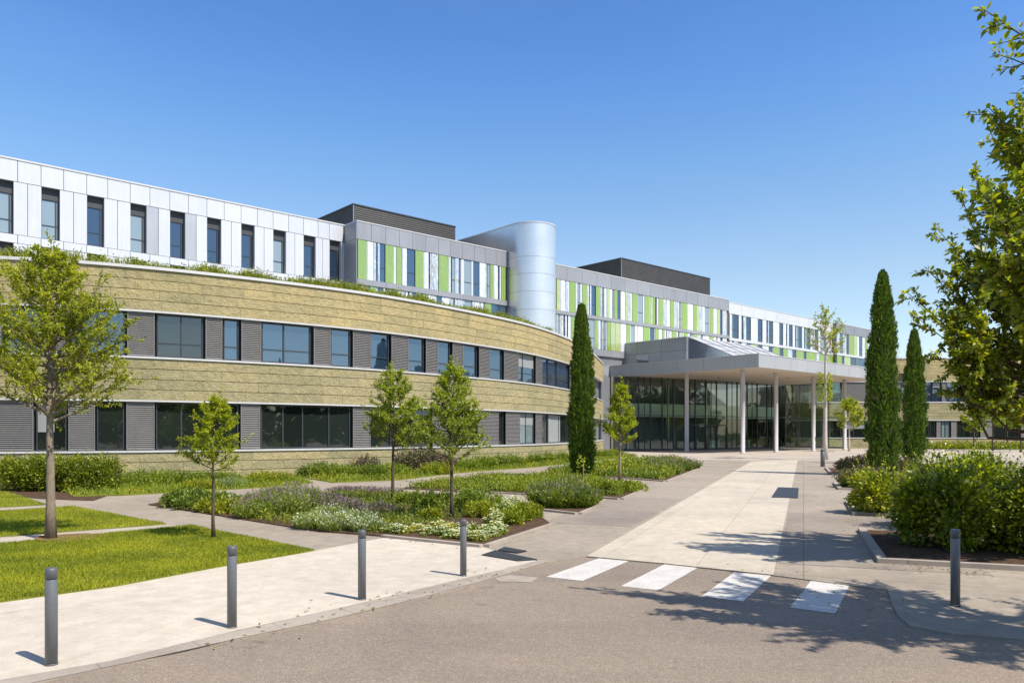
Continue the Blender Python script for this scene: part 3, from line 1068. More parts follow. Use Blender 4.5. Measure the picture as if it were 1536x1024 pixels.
fill_row(cb, cv1, 5.81, 7.875, up, 'blue_glass', True)
lo = [('W', -560, -420, [-510, -460]), ('L', -418, -330), ('W', -328, -200, [-265]), ('L', -198, -120), ('W', -118, -50, [-85]), ('L', -48, 50),
      ('W', 51, 99, [75], None, (0.6, 0.35)), ('L', 101, 143), ('W', 144, 187), ('L', 188.5, 233), ('W', 234, 360, [273, 316]), ('L', 361, 392),
      ('W', 393, 528.5, [427, 457, 497]), ('L', 530, 557.5), ('W', 558, 624, [590]), ('W', 625, 649, []), ('L', 650, 672), ('W', 673, 717, [695]), ('L', 718, 750),
      ('W', 751, 759), ('L', 760, 781.5), ('W', 782, 804.5, [793], 'pale_glass'), ('L', 805, 815), ('W', 815.5, 825.5), ('W', 826, 856, [843], None, (0.6, 0.0)), ('L', 856.5, 872), ('W', 872.5, 886)]
fill_row(cb, cv1, 1.45, 3.715, lo, 'dark_glass', False)
# interior core and flat roof so the building is solid from every side
core = [tuple(cv1.at(s, -0.5)) for s in np.linspace(0, S1, 60)] + [(0, 95.5), (-20, 76), (-50, 49), (-62, 44)]
mb = MB(); mb.prism(core, 0.0, 9.9)
mb.build('roof', 'gap_grey', cb)

# green roof edge
def roof_tufts(name, cv, segs, z, label, seed, h=0.52, dens=330):
    rng = np.random.default_rng(seed)
    sets = []
    for a, b, dn in segs:
        s0, s1 = cv.s_px(a), cv.s_px(b)
        n = int((s1 - s0) * dens * dn)
        s = s0 + rng.random(n) * (s1 - s0)
        o = -0.52 - rng.random(n) * 0.9
        P = np.stack([cv.at(si, oi) for si, oi in zip(s, o)])
        mod = 0.55 + 0.45 * np.sin(s * 1.7 + np.sin(s * 0.63) * 2) + 0.25 * rng.random(n)
        keep = rng.random(n) < np.clip(mod + 0.35, 0.15, 1)
        P, mod = P[keep], mod[keep]
        pos = np.column_stack([P, np.full(len(P), z)])
        ax = rng.normal(size=pos.shape) * 0.5; ax[:, 2] = 1
        ln = h * (0.6 + 0.55 * np.clip(mod, 0, 1.2)) * (0.6 + 0.7 * rng.random(len(P)))
        V, pat = blade_arrays(pos, ax, ln, 0.07 + 0.05 * rng.random(len(P)), rng.random(len(P)) * 6.28)
        sets.append((V, pat, 'roof_blade'))
        k = len(P)
        pos2 = pos + np.column_stack([rng.normal(size=(k, 2)) * 0.1, ln * rng.random(k)])
        V, pat = leaf_arrays(pos2, rdirs(k, rng) + np.array([0, 0, 0.7]), rdirs(k, rng), 0.14, 0.06)
        sets.append((V, pat, 'roof_blade'))
    g = soup(name, sets)
    return tag(g, label, 'roof planting', kind='stuff')


roof_tufts('roof_planting', cv1, [(-250, 60, 1.0), (60, 115, 0.5), (120, 190, 0.25), (190, 300, 0.6), (300, 780, 1.15), (780, 838, 0.7)], 9.93, 'low green planting along the roof edge of the curved stone building', 5)

# --- the stone building on the right, beyond the cypresses
cv2 = Curve([(40.5, 111.5), (44, 110.6), (50, 110.2), (58, 110), (66, 110.3), (74, 111.5), (84, 114), (100, 122)])
rb = thing('stone_building', 'beige stone building with grey window strips behind the two right cypresses', 'building', (*cv2.at(20), 0))
E = cv2.len
stone_band(cv2, 0, E, 0.0, 1.40, 'olive_stone', rb, 3)
stone_band(cv2, 0, E, 4.08, 6.50, 'olive_stone', rb, 5)
EP = cv2.s_px(1318)
stone_band(cv2, EP, E, 9.60, 12.80, 'golden_stone', rb, 7)
for z0, z1, o in ((1.403, 1.52, 0.08), (6.503, 6.66, 0.08), (3.96, 4.077, 0.03), (9.48, 9.597, 0.03)):
    mb = MB(); band(mb, cv2, 0, E, z0, z1, o, -0.36)
    mb.build('window_sill' if o > 0.05 else 'lintel', 'sill_metal', rb)
mb = MB(); band(mb, cv2, EP, E, 12.803, 12.95, 0.09, -0.5)
mb.build('coping', 'sill_metal', rb)
u2 = [('L', 1190, 1235), ('W', 1236, 1262, [1249]), ('L', 1263, 1300), ('W', 1301, 1330, [1315]), ('L', 1331, 1352), ('W', 1353, 1376, [1365]), ('L', 1377, 1388), ('W', 1389, 1398), ('W', 1399.5, 1412),
      ('L', 1413, 1420), ('W', 1421, 1448, [1434]), ('L', 1449, 1470), ('W', 1471, 1500, [1485]), ('L', 1501, 1530), ('W', 1531, 1570, [1550]), ('L', 1571, 1600)]
fill_row(rb, cv2, 6.66, 9.48, u2, 'blue_glass', True)
lo2 = [('L', 1190, 1235), ('W', 1236, 1262, [1249]), ('W', 1263, 1300, [1281]), ('L', 1301, 1330), ('W', 1331, 1376, [1345, 1360]), ('W', 1377, 1395, [1386]), ('W', 1396, 1404), ('L', 1405, 1412), ('W', 1413, 1426, [1419], 'pale_glass'),
       ('L', 1427, 1436), ('W', 1437, 1470, [1447, 1458]), ('L', 1471, 1490), ('W', 1491, 1530, [1510]), ('L', 1531, 1560), ('W', 1561, 1600)]
fill_row(rb, cv2, 1.52, 3.96, lo2, 'dark_glass', False)
mb = MB(); mb.prism([tuple(cv2.at(s, -0.43)) for s in np.linspace(0, E, 30)] + [(96, 140), (60, 132), (44, 128)], 0, 9.55); mb.prism([tuple(cv2.at(s, -0.43)) for s in np.linspace(EP + 0.1, E, 26)] + [(96, 140), (68, 134)], 9.552, 12.6)
mb.build('roof', 'gap_grey', rb)
# the wall letter
fc = bpy.data.curves.new('letter', 'FONT')
fc.body = 'B'; fc.size = 1.55; fc.extrude = 0.06; fc.offset = 0.03
tmp = bpy.data.objects.new('letter_tmp', fc)
COL.objects.link(tmp)
dg = bpy.context.evaluated_depsgraph_get(); dg.update()
lm = bpy.data.meshes.new_from_object(tmp.evaluated_get(dg))
bpy.data.objects.remove(tmp)
lm.materials.clear(); lm.materials.append(M['sign_black'])
lo_ = bpy.data.objects.new('wall_letter', lm)
COL.objects.link(lo_)
bx, by = cv2.at(cv2.s_px(1347.5), 0.12)
lo_.location = (bx, by, Z(571, by))
lo_.rotation_euler = (math.radians(90), 0, 0)
tag(lo_, 'black capital letter B mounted on the beige stone wall between two cypresses', 'letter')

# ------------------------------------------------------------------ main building (straight facade)
Y0 = 54.0
P00 = np.array([-CX / F * Y0, Y0])
TOP = 21.65


class Wall:
    def __init__(self, off=0.0):
        self.p = P00 + NOUT * off
        self.fr = (self.p, D, NOUT, 0)

    def t(self, px, o=0.0):
        r = (px - CX) / F
        p = self.p + NOUT * o
        return float((r * p[1] - p[0]) / (D[0] - r * D[1]))

    def pt(self, t, o=0.0):
        return self.p + D * t + NOUT * o


def panels(mb, wl, t0, t1, n, o0, o1, z0, z1, gap=0.035, mi=0):
    for i in range(n):
        a, b = t0 + (t1 - t0) * i / n, t0 + (t1 - t0) * (i + 1) / n
        cbox(mb, wl.fr, a + gap / 2, b - gap / 2, o0, o1, z0, z1, mi)


W0 = Wall(0.0)
# --- white wing on the left
tA, tB = W0.t(-420), W0.t(517)
ww = thing('white_wing', 'white panelled upper storey with slit windows above the curved stone building', 'building', (*W0.pt((tA + tB) / 2), 0))
mb = MB(); cbox(mb, W0.fr, tA, tB, -16.0, -0.52, 0, TOP - 0.12); mb.build('core', 'gap_grey', ww)
slits = [(0, 18), (62, 90), (130, 157), (195, 220.5), (255, 278), (310, 332.5), (362, 382), (411, 428), (456, 473), (497, 509)]
mid = [(W0.t(a) + W0.t(b)) / 2 for a, b in slits]
pitch = np.mean(np.diff(mid)[1:])
sl_t = [(W0.t(a), W0.t(b)) for a, b in slits]
wdt = np.mean([b - a for a, b in sl_t[1:8]])
lead = [mid[1] - pitch * k for k in range(8, 0, -1)]
cs = lead + mid[1:]
wins = [(c - wdt / 2, c + wdt / 2) for c in cs if c - wdt / 2 > tA + 0.5]
fasc = MB(); clad = MB()
edges = sorted([tA] + [c for ab in wins for c in ab] + [tB])
joints = [tA] + [x for c in cs if c > tA + 1 for x in (c - wdt / 2 - 0.02, c - wdt / 2 - 0.02 + pitch * 0.5)] + [tB]
joints = [j for j in sorted(joints) if tA <= j <= tB]
for a, b in zip(joints[:-1], joints[1:]):
    if b - a > 0.2:
        cbox(fasc, W0.fr, a + 0.018, b - 0.018, -0.5, 0.02, 20.12, TOP - 0.02)
fasc.build('fascia', 'white_metal', ww)
mb = MB(); cbox(mb, W0.fr, tA, tB, -0.7, 0.07, TOP - 0.015, TOP + 0.10); mb.build('coping', 'sill_metal', ww)
for zb, zt in ((16.36, 20.085), (11.9, 15.72)):
    prev = tA
    for (a, b) in wins + [(tB, None)]:
        if a - prev > 0.3:
            m2 = prev + (a - prev) * 0.5
            cbox(clad, W0.fr, prev, m2 - 0.018, -0.5, 0.0, zb, zt, 0 if random.random() < 0.8 else 1)
            cbox(clad, W0.fr, m2 + 0.018, a, -0.5, 0.0, zb, zt, 0)
        prev = b
for a, b in zip(joints[:-1], joints[1:]):
    if b - a > 0.2:
        cbox(clad, W0.fr, a + 0.018, b - 0.018, -0.5, 0.01, 15.75, 16.33)
clad.build('cladding', ['white_metal', 'pier_grey'], ww)
for k, (a, b) in enumerate(wins):
    for zb, zt in ((16.36, 20.085), (11.9, 15.72)):
        gm = 'pale_glass' if (k + 1) % 4 == 0 or random.random() < 0.15 else 'slit_glass'
        fo = make_window(ww, W0.pt(a + 0.02), W0.pt(b - 0.02), zb + 0.02, zt - 0.02, [0.84], 0.40, gm, 0.07, rail=[zb + 1.05, zt - 0.82])
        mb = MB(); cbox(mb, W0.fr, a + 0.06, b - 0.06, -0.40, -0.33, zt - 0.8, zt - 0.07); mb.build('head_shade', 'reveal_dark', fo)  # dark box at the window head stands in for the shade there

# --- panelled blocks
KIND = {'g': 'green_enamel', 'l': 'lime_enamel', 'w': 'white_enamel', 's': 'silver_enamel', 'b': 'blue_glass', 'p': 'pale_glass', 'd': 'slit_glass'}
PNAME = {'g': 'green_panel', 'l': 'green_panel', 'w': 'white_panel', 's': 'silver_panel', 'b': 'window', 'p': 'window', 'd': 'window'}
POFF = {'g': 0.05, 'l': 0.045, 'w': 0.03, 's': 0.02, 'b': -0.05, 'p': -0.05, 'd': -0.08}


def panel_row(parent, wl, spec, z0, z1):
    """spec: (kind, px0, px1); narrow white strips fill what lies between"""
    prev = None
    rs = random.Random(int(spec[0][1] * 10 + z0))
    cut = []
    for k, a, b in spec:
        u = rs.random()
        if k in 'ws' and b - a > 4.5 and u < 0.5:
            wd = (b - a) * rs.uniform(0.14, 0.26)
            c_ = a + (b - a) * rs.uniform(0.25, 0.7)
            cut += [(k, a, c_ - 0.15), ('d', c_, c_ + wd), (rs.choice('wsp'), c_ + wd + 0.15, b)]
        elif k in 'gl' and b - a > 6.5 and u < 0.4:
            c_ = a + (b - a) * rs.uniform(0.35, 0.65)
            cut += [(k, a, c_ - 0.1), (rs.choice('lsg'), c_ + 0.1, b)]
        else:
            cut.append((k, a, b))
    spec = cut
    for k, a, b in spec:
        ta, tb = wl.t(a), wl.t(b)
        if prev is not None and ta - prev > 0.06:
            fill = MB(); cbox(fill, wl.fr, prev + 0.012, ta - 0.012, -0.1, 0.0, z0, z1); fill.build('joint_strip', 'white_metal', parent)
        mb = MB()
        cbox(mb, wl.fr, ta + 0.012, tb - 0.012, -0.1, POFF[k], z0 + 0.01, z1 - 0.01)
        po = mb.build(PNAME[k], KIND[k], parent)
        if k in 'bpd':
            fm = MB(); zz = z0 + (z1 - z0) * 0.36
            cbox(fm, wl.fr, ta + 0.014, tb - 0.014, POFF[k] + 0.002, POFF[k] + 0.03, zz - 0.03, zz + 0.03)
            fm.build('transom', 'frame_dark', po)
        prev = tb


def block(wl, name, label, pa, pb, depth, top, fascia_mat, rows, strips, nf, core_z0=0.0, rev='white_metal', top_mat='sill_metal'):
    ta, tb = wl.t(pa), wl.t(pb)
    t = thing(name, label, 'building', (*wl.pt((ta + tb) / 2), 0))
    mb = MB(); cbox(mb, wl.fr, ta + 0.02, tb - 0.02, -depth, -0.12, core_z0, top - 0.1); mb.build('core', 'gap_grey', t)
    mb = MB(); panels(mb, wl, ta, tb, nf, -0.1, 0.06, 20.03, top - 0.01, 0.03); mb.build('fascia', fascia_mat, t)
    mb = MB(); cbox(mb, wl.fr, ta - 0.02, tb + 0.02, -depth, 0.10, top - 0.005, top + 0.09); mb.build('coping', top_mat, t)
    for z0, z1, mat in strips:
        mb = MB(); panels(mb, wl, ta, tb, max(2, nf // 2), -0.1, 0.12, z0, z1, 0.02); mb.build('spandrel', mat, t)
    for spec, z0, z1 in rows:
        panel_row(t, wl, spec, z0, z1)
    return t, ta, tb


WL = Wall(2.2)
c6 = lambda v: 500 + v / 4.389
sp = [('g', 160, 218), ('w', 222, 264), ('s', 266, 300), ('b', 306, 339), ('g', 341, 397), ('g', 414, 450), ('w', 453, 483), ('b', 486, 536), ('g', 538, 592), ('w', 597, 641),
      ('s', 646, 690), ('g', 693, 757), ('w', 761, 801), ('s', 806, 840), ('p', 861, 908), ('b', 921, 960), ('w', 963, 1001), ('s', 1004, 1030), ('g', 1033, 1053), ('w', 1058, 1101), ('g', 1104, 1132)]
row_a = [(k, c6(a), c6(b)) for k, a, b in sp]
rng = random.Random(3)
row_b = []
t = 536.5
while t < 752:
    wd = rng.uniform(7, 12)
    row_b.append((rng.choice('gwwspgb'), t, min(757.5, t + wd))); t += wd + rng.choice([0.4, 0.4, 2.0])
gb, ta, tb = block(WL, 'green_panel_block', 'block with green and white vertical panels left of the silver tower', 535, 761, 14.0, TOP, 'fascia_grey',
                   [(row_a, 16.42, 20.0), (row_b, 12.3, 15.85)], [(15.88, 16.40, 'fascia_grey'), (11.6, 12.27, 'fascia_grey')], 12)
# its end wall facing left
mb = MB()
for z0, z1 in ((20.03, TOP - 0.02), (11.6, 20.0)):
    cbox(mb, WL.fr, ta - 0.06, ta + 0.015, -2.75, 0.05, z0, z1)
mb.build('end_wall', 'mid_grey_cladding', gb)

WR = Wall(1.4)
c7 = lambda v: 820 + v / 5.486
sp = [('l', 80, 108), ('w', 115, 150), ('s', 152, 176), ('g', 188, 237), ('w', 241, 276), ('g', 292, 330), ('w', 336, 364), ('b', 368, 401), ('g', 403, 438), ('s', 443, 470), ('w', 472, 492), ('l', 494, 512),
      ('w', 520, 552), ('g', 556, 580), ('b', 582, 607), ('w', 611, 641), ('l', 646, 666), ('s', 668, 690), ('g', 703, 745), ('p', 749, 792), ('g', 805, 845), ('l', 851, 889), ('d', 891, 906), ('g', 920, 956),
      ('s', 961, 982), ('w', 984, 1010), ('g', 1015, 1048), ('s', 1056, 1078), ('w', 1080, 1106), ('g', 1111, 1155), ('w', 1161, 1200), ('g', 1206, 1250), ('s', 1256, 1277), ('w', 1279, 1300), ('p', 1302, 1334),
      ('g', 1341, 1368), ('w', 1372, 1398), ('l', 1400, 1424), ('d', 1427, 1446), ('s', 1450, 1480)]
row_a = [(k, c7(a), c7(b)) for k, a, b in sp]
sp = [('w', 80, 108), ('s', 115, 150), ('w', 152, 192), ('g', 200, 240), ('w', 246, 284), ('g', 288, 318), ('w', 322, 341), ('p', 345, 392), ('g', 396, 420), ('w', 425, 456), ('s', 460, 490), ('g', 496, 522), ('l', 524, 556),
      ('l', 562, 604), ('w', 609, 648), ('g', 656, 686), ('p', 692, 722), ('w', 725, 742), ('w', 749, 788), ('g', 794, 845), ('b', 850, 886), ('g', 891, 918), ('w', 922, 946), ('g', 950, 966), ('w', 972, 1000), ('s', 1002, 1028),
      ('g', 1031, 1066), ('w', 1072, 1106), ('l', 1111, 1155), ('w', 1161, 1202), ('g', 1208, 1246), ('s', 1252, 1290), ('w', 1294, 1334), ('g', 1340, 1366), ('w', 1372, 1424), ('d', 1428, 1446), ('w', 1450, 1480)]
row_b = [(k, c7(a), c7(b)) for k, a, b in sp]
gr, ta2, tb2 = block(WR, 'green_panel_block', 'long block with green and white vertical panels right of the silver tower', 826, 1093, 15.0, TOP, 'fascia_grey',
                     [(row_a, 16.42, 20.0), (row_b, 12.4, 15.98)], [(16.0, 16.40, 'fascia_grey'), (11.6, 12.37, 'fascia_grey')], 14)
mb = MB(); cbox(mb, WR.fr, tb2 - 0.015, tb2 + 0.06, -1.9, 0.05, 11.6, TOP - 0.02); mb.build('end_wall', 'fascia_grey', gr)

# --- second white wing with dark slits, and the far block
W2 = Wall(0.3)
c3 = lambda v: 800 + v / 3.0
sl2 = [(900, 923), (958, 978), (1010, 1030), (1060, 1078), (1107, 1123), (1150, 1166), (1192, 1208), (1232, 1246)]
ra, prev = [], 1094.5
for a, b in sl2:
    ra.append(('w', prev, c3(a) - 0.3)); ra.append(('d', c3(a), c3(b))); prev = c3(b) + 0.3
ra.append(('w', prev, 1221))
ra += [('d', 1222, 1227), ('w', 1228, 1234), ('b', 1235, 1240), ('s', 1241, 1247), ('d', 1248, 1253)]
rb_ = [('w', 1094.5, 1106), ('d', 1107, 1112), ('w', 1113, 1119), ('d', 1120, 1126), ('g', 1127, 1136), ('d', 1137, 1143), ('w', 1144, 1152.5), ('d', 1153, 1159), ('g', 1160, 1169), ('d', 1169.5, 1174.5), ('g', 1175, 1188),
       ('d', 1188.5, 1194), ('g', 1194.5, 1205), ('d', 1205.5, 1209), ('g', 1209.5, 1224), ('s', 1224.5, 1229), ('g', 1229.5, 1236), ('d', 1236.5, 1240), ('g', 1240.5, 1253)]
w2, _, _ = block(W2, 'white_wing', 'white block with narrow dark slit windows above the entrance canopy', 1093.2, 1254, 15.0, TOP, 'white_metal',
                 [(ra, 16.42, 20.0), (rb_, 12.4, 15.98)], [(16.0, 16.40, 'white_metal'), (11.6, 12.37, 'white_metal')], 10)
W3 = Wall(0.9)
r3 = [('s', 1255, 1259), ('b', 1259.5, 1264), ('s', 1264.5, 1269), ('d', 1269.5, 1273), ('g', 1273.5, 1280), ('l', 1280.5, 1285), ('w', 1285.5, 1288), ('b', 1288.5, 1293), ('w', 1293.5, 1297), ('g', 1297.5, 1301), ('w', 1301.5, 1308), ('d', 1308.5, 1312), ('g', 1312.5, 1317)]
r3b = [('g', 1255, 1262), ('d', 1262.5, 1266), ('l', 1266.5, 1275), ('d', 1275.5, 1285), ('b', 1285.5, 1298), ('d', 1298.5, 1317)]
w3, _, _ = block(W3, 'far_panel_block', 'farthest grey topped block with green panels beside the tall right cypress', 1254.3, 1318, 15.0, TOP, 'mid_grey_cladding',
                 [(r3, 16.42, 20.0), (r3b, 12.4, 15.98)], [(16.0, 16.40, 'white_metal'), (11.6, 12.37, 'mid_grey_cladding')], 5)

# --- silver tower with a round nose
R = 2.6
TT = Z(334, 81.5)
Ls = np.array([-0.43, 82.7])
nose = Ls + NOUT * 1.0 + D * R
tw = thing('silver_tower', 'rounded silver metal stair tower rising between the two green panel blocks', 'tower', (*nose, 0))


def tower_plan(r, back):
    c = nose
    pts = [c - D * r + NIN * back]
    for k in range(0, 33):
        th = math.pi * k / 32
        pts.append(c - D * r * math.cos(th) + NOUT * r * math.sin(th))
    pts.append(c + D * r + NIN * back)
    return [tuple(p) for p in pts]


mb = MB(); mb.prism(tower_plan(R - 0.04, 19.9), 0, TT - 0.1); mb.build('core', 'gap_grey', tw)
mb = MB()
hz = [8.0, 9.6, 11.5, 13.4, 15.3, 17.2, 19.1, 20.9, TT - 0.05]
plan = tower_plan(R, 20)
for a, b in zip(hz[:-1], hz[1:]):
    for i in range(len(plan) - 1):
        pass
    # sheets of curved cladding: eight per ring
    idx = list(range(0, len(plan)))
    groups = [idx[0:2]] + [idx[1 + 4 * g: 1 + 4 * g + 5] for g in range(8)] + [idx[33:35]]
    for gi, gidx in enumerate(groups):
        pin = tower_plan(R - 0.035, 20)
        seq = [np.array(plan[i]) for i in gidx]
        inn = [np.array(pin[i]) for i in gidx]
        n = len(seq)
        vs = [(*p, a + 0.012) for p in seq] + [(*p, b - 0.012) for p in seq] + [(*p, a + 0.012) for p in inn] + [(*p, b - 0.012) for p in inn]
        fs = [(i, i + 1, n + i + 1, n + i) for i in range(n - 1)]
        fs += [(n + i, n + i + 1, 3 * n + i + 1, 3 * n + i) for i in range(n - 1)]
        fs += [(2 * n + i, 2 * n + i + 1, i + 1, i) for i in range(n - 1)]
        mb.mesh(vs, fs)
tc = mb.build('cladding', 'tower_metal', tw)
mb = MB(); mb.prism(tower_plan(R + 0.05, 20.05), TT - 0.05, TT + 0.06); mb.build('coping', 'sill_metal', tw)

# --- dark plant rooms on the roof
def plant_room(px, y, Yc, px_r, depth, label):
    c = np.array([(px - CX) / F * Yc, Yc])
    zt = Z(y, Yc)
    r = (px_r - CX) / F
    ln = float((r * c[1] - c[0]) / (D[0] - r * D[1]))
    t = thing('plant_room', label, 'roof structure', (*c, TOP - 0.2))
    fr = (c, D, NOUT, ln)
    mb = MB(); cbox(mb, fr, 0, ln, -depth, 0, TOP - 0.3, zt - 0.05); mb.build('wall', 'plant_room_cladding', t)
    mb = MB(); cbox(mb, fr, -0.06, ln + 0.06, -depth - 0.06, 0.06, zt - 0.05, zt + 0.07); mb.build('coping', 'frame_dark', t)
    mb = MB(); cbox(mb, fr, -0.025, 0.04, -0.04, 0.03, TOP - 0.3, zt - 0.052); mb.build('corner_trim', 'mid_grey_cladding', t)


plant_room(530, 306, 78, 683, 10.5, 'charcoal ribbed plant room on the roof left of the silver tower')
plant_room(932, 387, 106, 1065, 12, 'charcoal ribbed plant room on the roof right of the silver tower')

# ------------------------------------------------------------------ entrance: canopy, columns, lobby, rooflight
C0 = np.array([25.7, 80.0])
ZB, ZT = 9.1, 10.45
LD = 20.4
Lc = C0 + NIN * LD
RD = 31.0
Rc = C0 + D * RD
plan = [tuple(C0), tuple(Rc), tuple(Rc + NIN * 16), tuple(Lc + D * 6 + NIN * 3), tuple(Lc - D * 1.6 + NIN * 3), tuple(Lc - D * 1.6), tuple(Lc)]
ca = thing('entrance_canopy', 'large flat grey canopy on round columns over the glazed entrance', 'canopy', (*(C0 + D * 8 + NIN * 8), 0))
ins = lambda r: [tuple(C0 + D * r + NIN * r), tuple(Rc - D * r + NIN * r), tuple(Rc - D * r + NIN * 15.9), tuple(Lc + D * 6 + NIN * 2.9), tuple(Lc - D * (1.6 - r) + NIN * 2.9), tuple(Lc - D * (1.6 - r) + NIN * r), tuple(Lc + D * r + NIN * r)]
mb = MB(); mb.prism(ins(0.08), ZB + 0.02, ZT - 0.12); mb.build('slab', 'gap_grey', ca)
mb = MB(); mb.prism(ins(0.05), ZB - 0.0, ZB + 0.018); mb.build('soffit', 'soffit_cream', ca)
mb = MB()
frR = (C0, D, NOUT, 0); frL = (Lc, NOUT, -D, 0); frE = (Lc - D * 1.6, D, NOUT, 0)
for a in range(9):
    cbox(mb, frR, RD * a / 9 + 0.012, RD * (a + 1) / 9 - 0.012, -0.07, 0.0, ZB - 0.02, ZT)
for a in range(6):
    cbox(mb, frL, LD * a / 6 + 0.012, LD * (a + 1) / 6 - 0.012 - (0.0 if a < 5 else 0.0), -0.07, -0.002, ZB - 0.02, ZT)
cbox(mb, frE, 0.0, 1.6, -0.07, 0, ZB - 0.02, ZT)
mb.build('fascia', 'canopy_metal', ca)
mb = MB()
pl2 = [tuple(C0 + NOUT * .05 - D * .05), tuple(Rc + NOUT * .05), tuple(Rc + NIN * 16), tuple(Lc + D * 6 + NIN * 3), tuple(Lc - D * 1.6 + NIN * 3), tuple(Lc - D * 1.65 + NOUT * .05), tuple(Lc - D * .05 + NOUT * .05)]
mb.prism(pl2, ZT + 0.003, ZT + 0.06); mb.build('coping', 'sill_metal', ca)
# recessed downlights in the soffit
for a, b in ((5, 6), (11, 6), (17, 6), (23, 6), (5, 12), (11, 12), (17, 12)):
    c = C0 + D * a + NIN * b
    mb = MB(); mb.lathe((c[0], c[1], ZB - 0.03), [(0.0, 0.0), (0.16, 0.0), (0.18, 0.028)], 12); mb.build('downlight', 'frame_dark', ca)
for a, b in ((1.5, 10.05), (1.5, 2.8), (8.47, 2.8), (17.3, 2.8), (25.6, 2.8)):
    c = C0 + D * a + NIN * b
    mb = MB(); mb.lathe((c[0], c[1], 0.0), [(0.34, 0.0), (0.34, 0.06), (0.25, 0.065), (0.24, 4.5), (0.24, ZB - 0.03), (0.29, ZB - 0.028), (0.29, ZB - 0.002)], 24)
    mb.build('column', 'column_concrete', ca, True)

# glazed lobby
gl_pts = [np.array(p) for p in ((12.3, 92.6), (18.8, 96.2), (25.3, 100.3), (32.2, 105.2), (39.6, 111.2))]
lb = thing('glazed_lobby', 'two storey glass entrance lobby with dark mullions under the canopy', 'building', (25.3, 100.3, 0))
mul = MB(); zt = ZB - 0.03
gl_all = gl_pts + [np.array((47.0, 108.9))]
door_at = {(1, 2), (1, 3), (2, 0), (2, 1)}
for si in range(5):
    fr = chord(gl_all[si], gl_all[si + 1])
    n = 4
    for k in range(n):
        a, b = fr[3] * k / n, fr[3] * (k + 1) / n
        mb = MB()
        p, d, nn, _ = fr
        cuts = [(0.25, 4.35), (4.45, zt)]
        for za, zb in cuts:
            q0, q1 = p + d * (a + 0.03) + nn * 0.0, p + d * (b - 0.03) + nn * 0.0
            mb.face([(*q0, za), (*q1, za), (*q1, zb), (*q0, zb)])
        pane = mb.build('glass_pane', 'lobby_glass', lb)
        cbox(mul, fr, a - 0.045, a + 0.045, -0.10, 0.08, 0.0, zt)
        if k % 2 == 0:
            cbox(mul, fr, (a + b) / 2 - 0.02, (a + b) / 2 + 0.02, -0.05, 0.05, 0.25, zt)
    cbox(mul, fr, 0.046, fr[3] - 0.046, -0.09, 0.07, 0.0, 0.25)
    cbox(mul, fr, 0.046, fr[3] - 0.046, -0.06, 0.06, 4.35, 4.45)
mul.build('mullion_grid', 'frame_dark', lb)
# sliding entrance doors, standing just outside the glazing line
for si, k in sorted(door_at):
    fr = chord(gl_pts[si], gl_pts[si + 1])
    a, b = fr[3] * k / 4 + 0.06, fr[3] * (k + 1) / 4 - 0.06
    mb = MB()
    cbox(mb, fr, a, a + 0.07, 0.10, 0.16, 0.02, 3.3); cbox(mb, fr, b - 0.07, b, 0.10, 0.16, 0.02, 3.3)
    cbox(mb, fr, a + 0.07, b - 0.07, 0.10, 0.16, 3.2, 3.3); cbox(mb, fr, a + 0.07, b - 0.07, 0.10, 0.16, 0.02, 0.14)
    do = mb.build('door', 'frame_dark', lb)
    mb = MB(); cbox(mb, fr, a + 0.16, a + 0.19, 0.18, 0.22, 0.9, 1.5); mb.build('handle', 'sill_metal', do)
# inside: floor, gallery, columns and rear wall
inn = lambda o: [tuple(p + np.array([-0.5, 0.87]) * o) for p in gl_pts]
mb = MB(); mb.prism(inn(0.15) + inn(11.0)[::-1], 0.004, 0.03); mb.build('floor', 'interior_floor', lb)
mb = MB(); mb.prism(inn(1.3) + inn(10.5)[::-1], 4.25, 4.75); mb.prism(inn(1.25) + inn(1.31)[::-1], 4.75, 5.9); mb.build('gallery', 'interior_slab', lb)
mb = MB(); mb.prism(inn(11.0) + inn(11.3)[::-1], 0.0, ZB - 0.05); mb.build('rear_wall', 'interior_wall', lb)
for i, o in ((0.6, 3.2), (1.5, 3.2), (2.4, 3.2), (3.3, 3.2), (1.0, 7.0), (2.0, 7.0), (3.0, 7.0)):
    k = int(i); p = gl_pts[k] + (gl_pts[k + 1] - gl_pts[k]) * (i - k) + np.array([-0.5, 0.87]) * o
    mb = MB(); mb.lathe((p[0], p[1], 0.03), [(0.25, 0), (0.25, ZB - 0.1)], 14); mb.build('interior_column', 'interior_slab', lb, True)
for i in (0.35, 1.2, 2.7, 3.5):
    k = int(i); p = gl_pts[k] + (gl_pts[k + 1] - gl_pts[k]) * (i - k) + np.array([-0.5, 0.87]) * 5.2
    mb = MB(); cbox(mb, chord(p, p + D * 2.4), 0, 2.4, -0.4, 0.4, 0.03, 1.1); cbox(mb, chord(p, p + D * 2.4), -0.1, 2.5, -0.5, 0.5, 1.1, 1.16); mb.build('reception_desk', 'interior_slab', lb)
# side returns of the lobby
mb = MB(); q = gl_pts[0]
mb.prism([tuple(q), tuple(q + np.array([-5.5, 10.5])), tuple(q + np.array([-5.9, 10.2])), tuple(q + np.array([-0.35, -0.1]))], 0, ZB - 0.04)
q = gl_pts[-1]
mb.prism([tuple(q + np.array([0.02, 0.0])), tuple(q + np.array([1.1, 0.5])), tuple(q + np.array([-4.6, 10.4])), tuple(q + np.array([-5.4, 9.8]))], 0, ZB - 0.04)
mb.build('side_wall', 'brown_wall', lb)
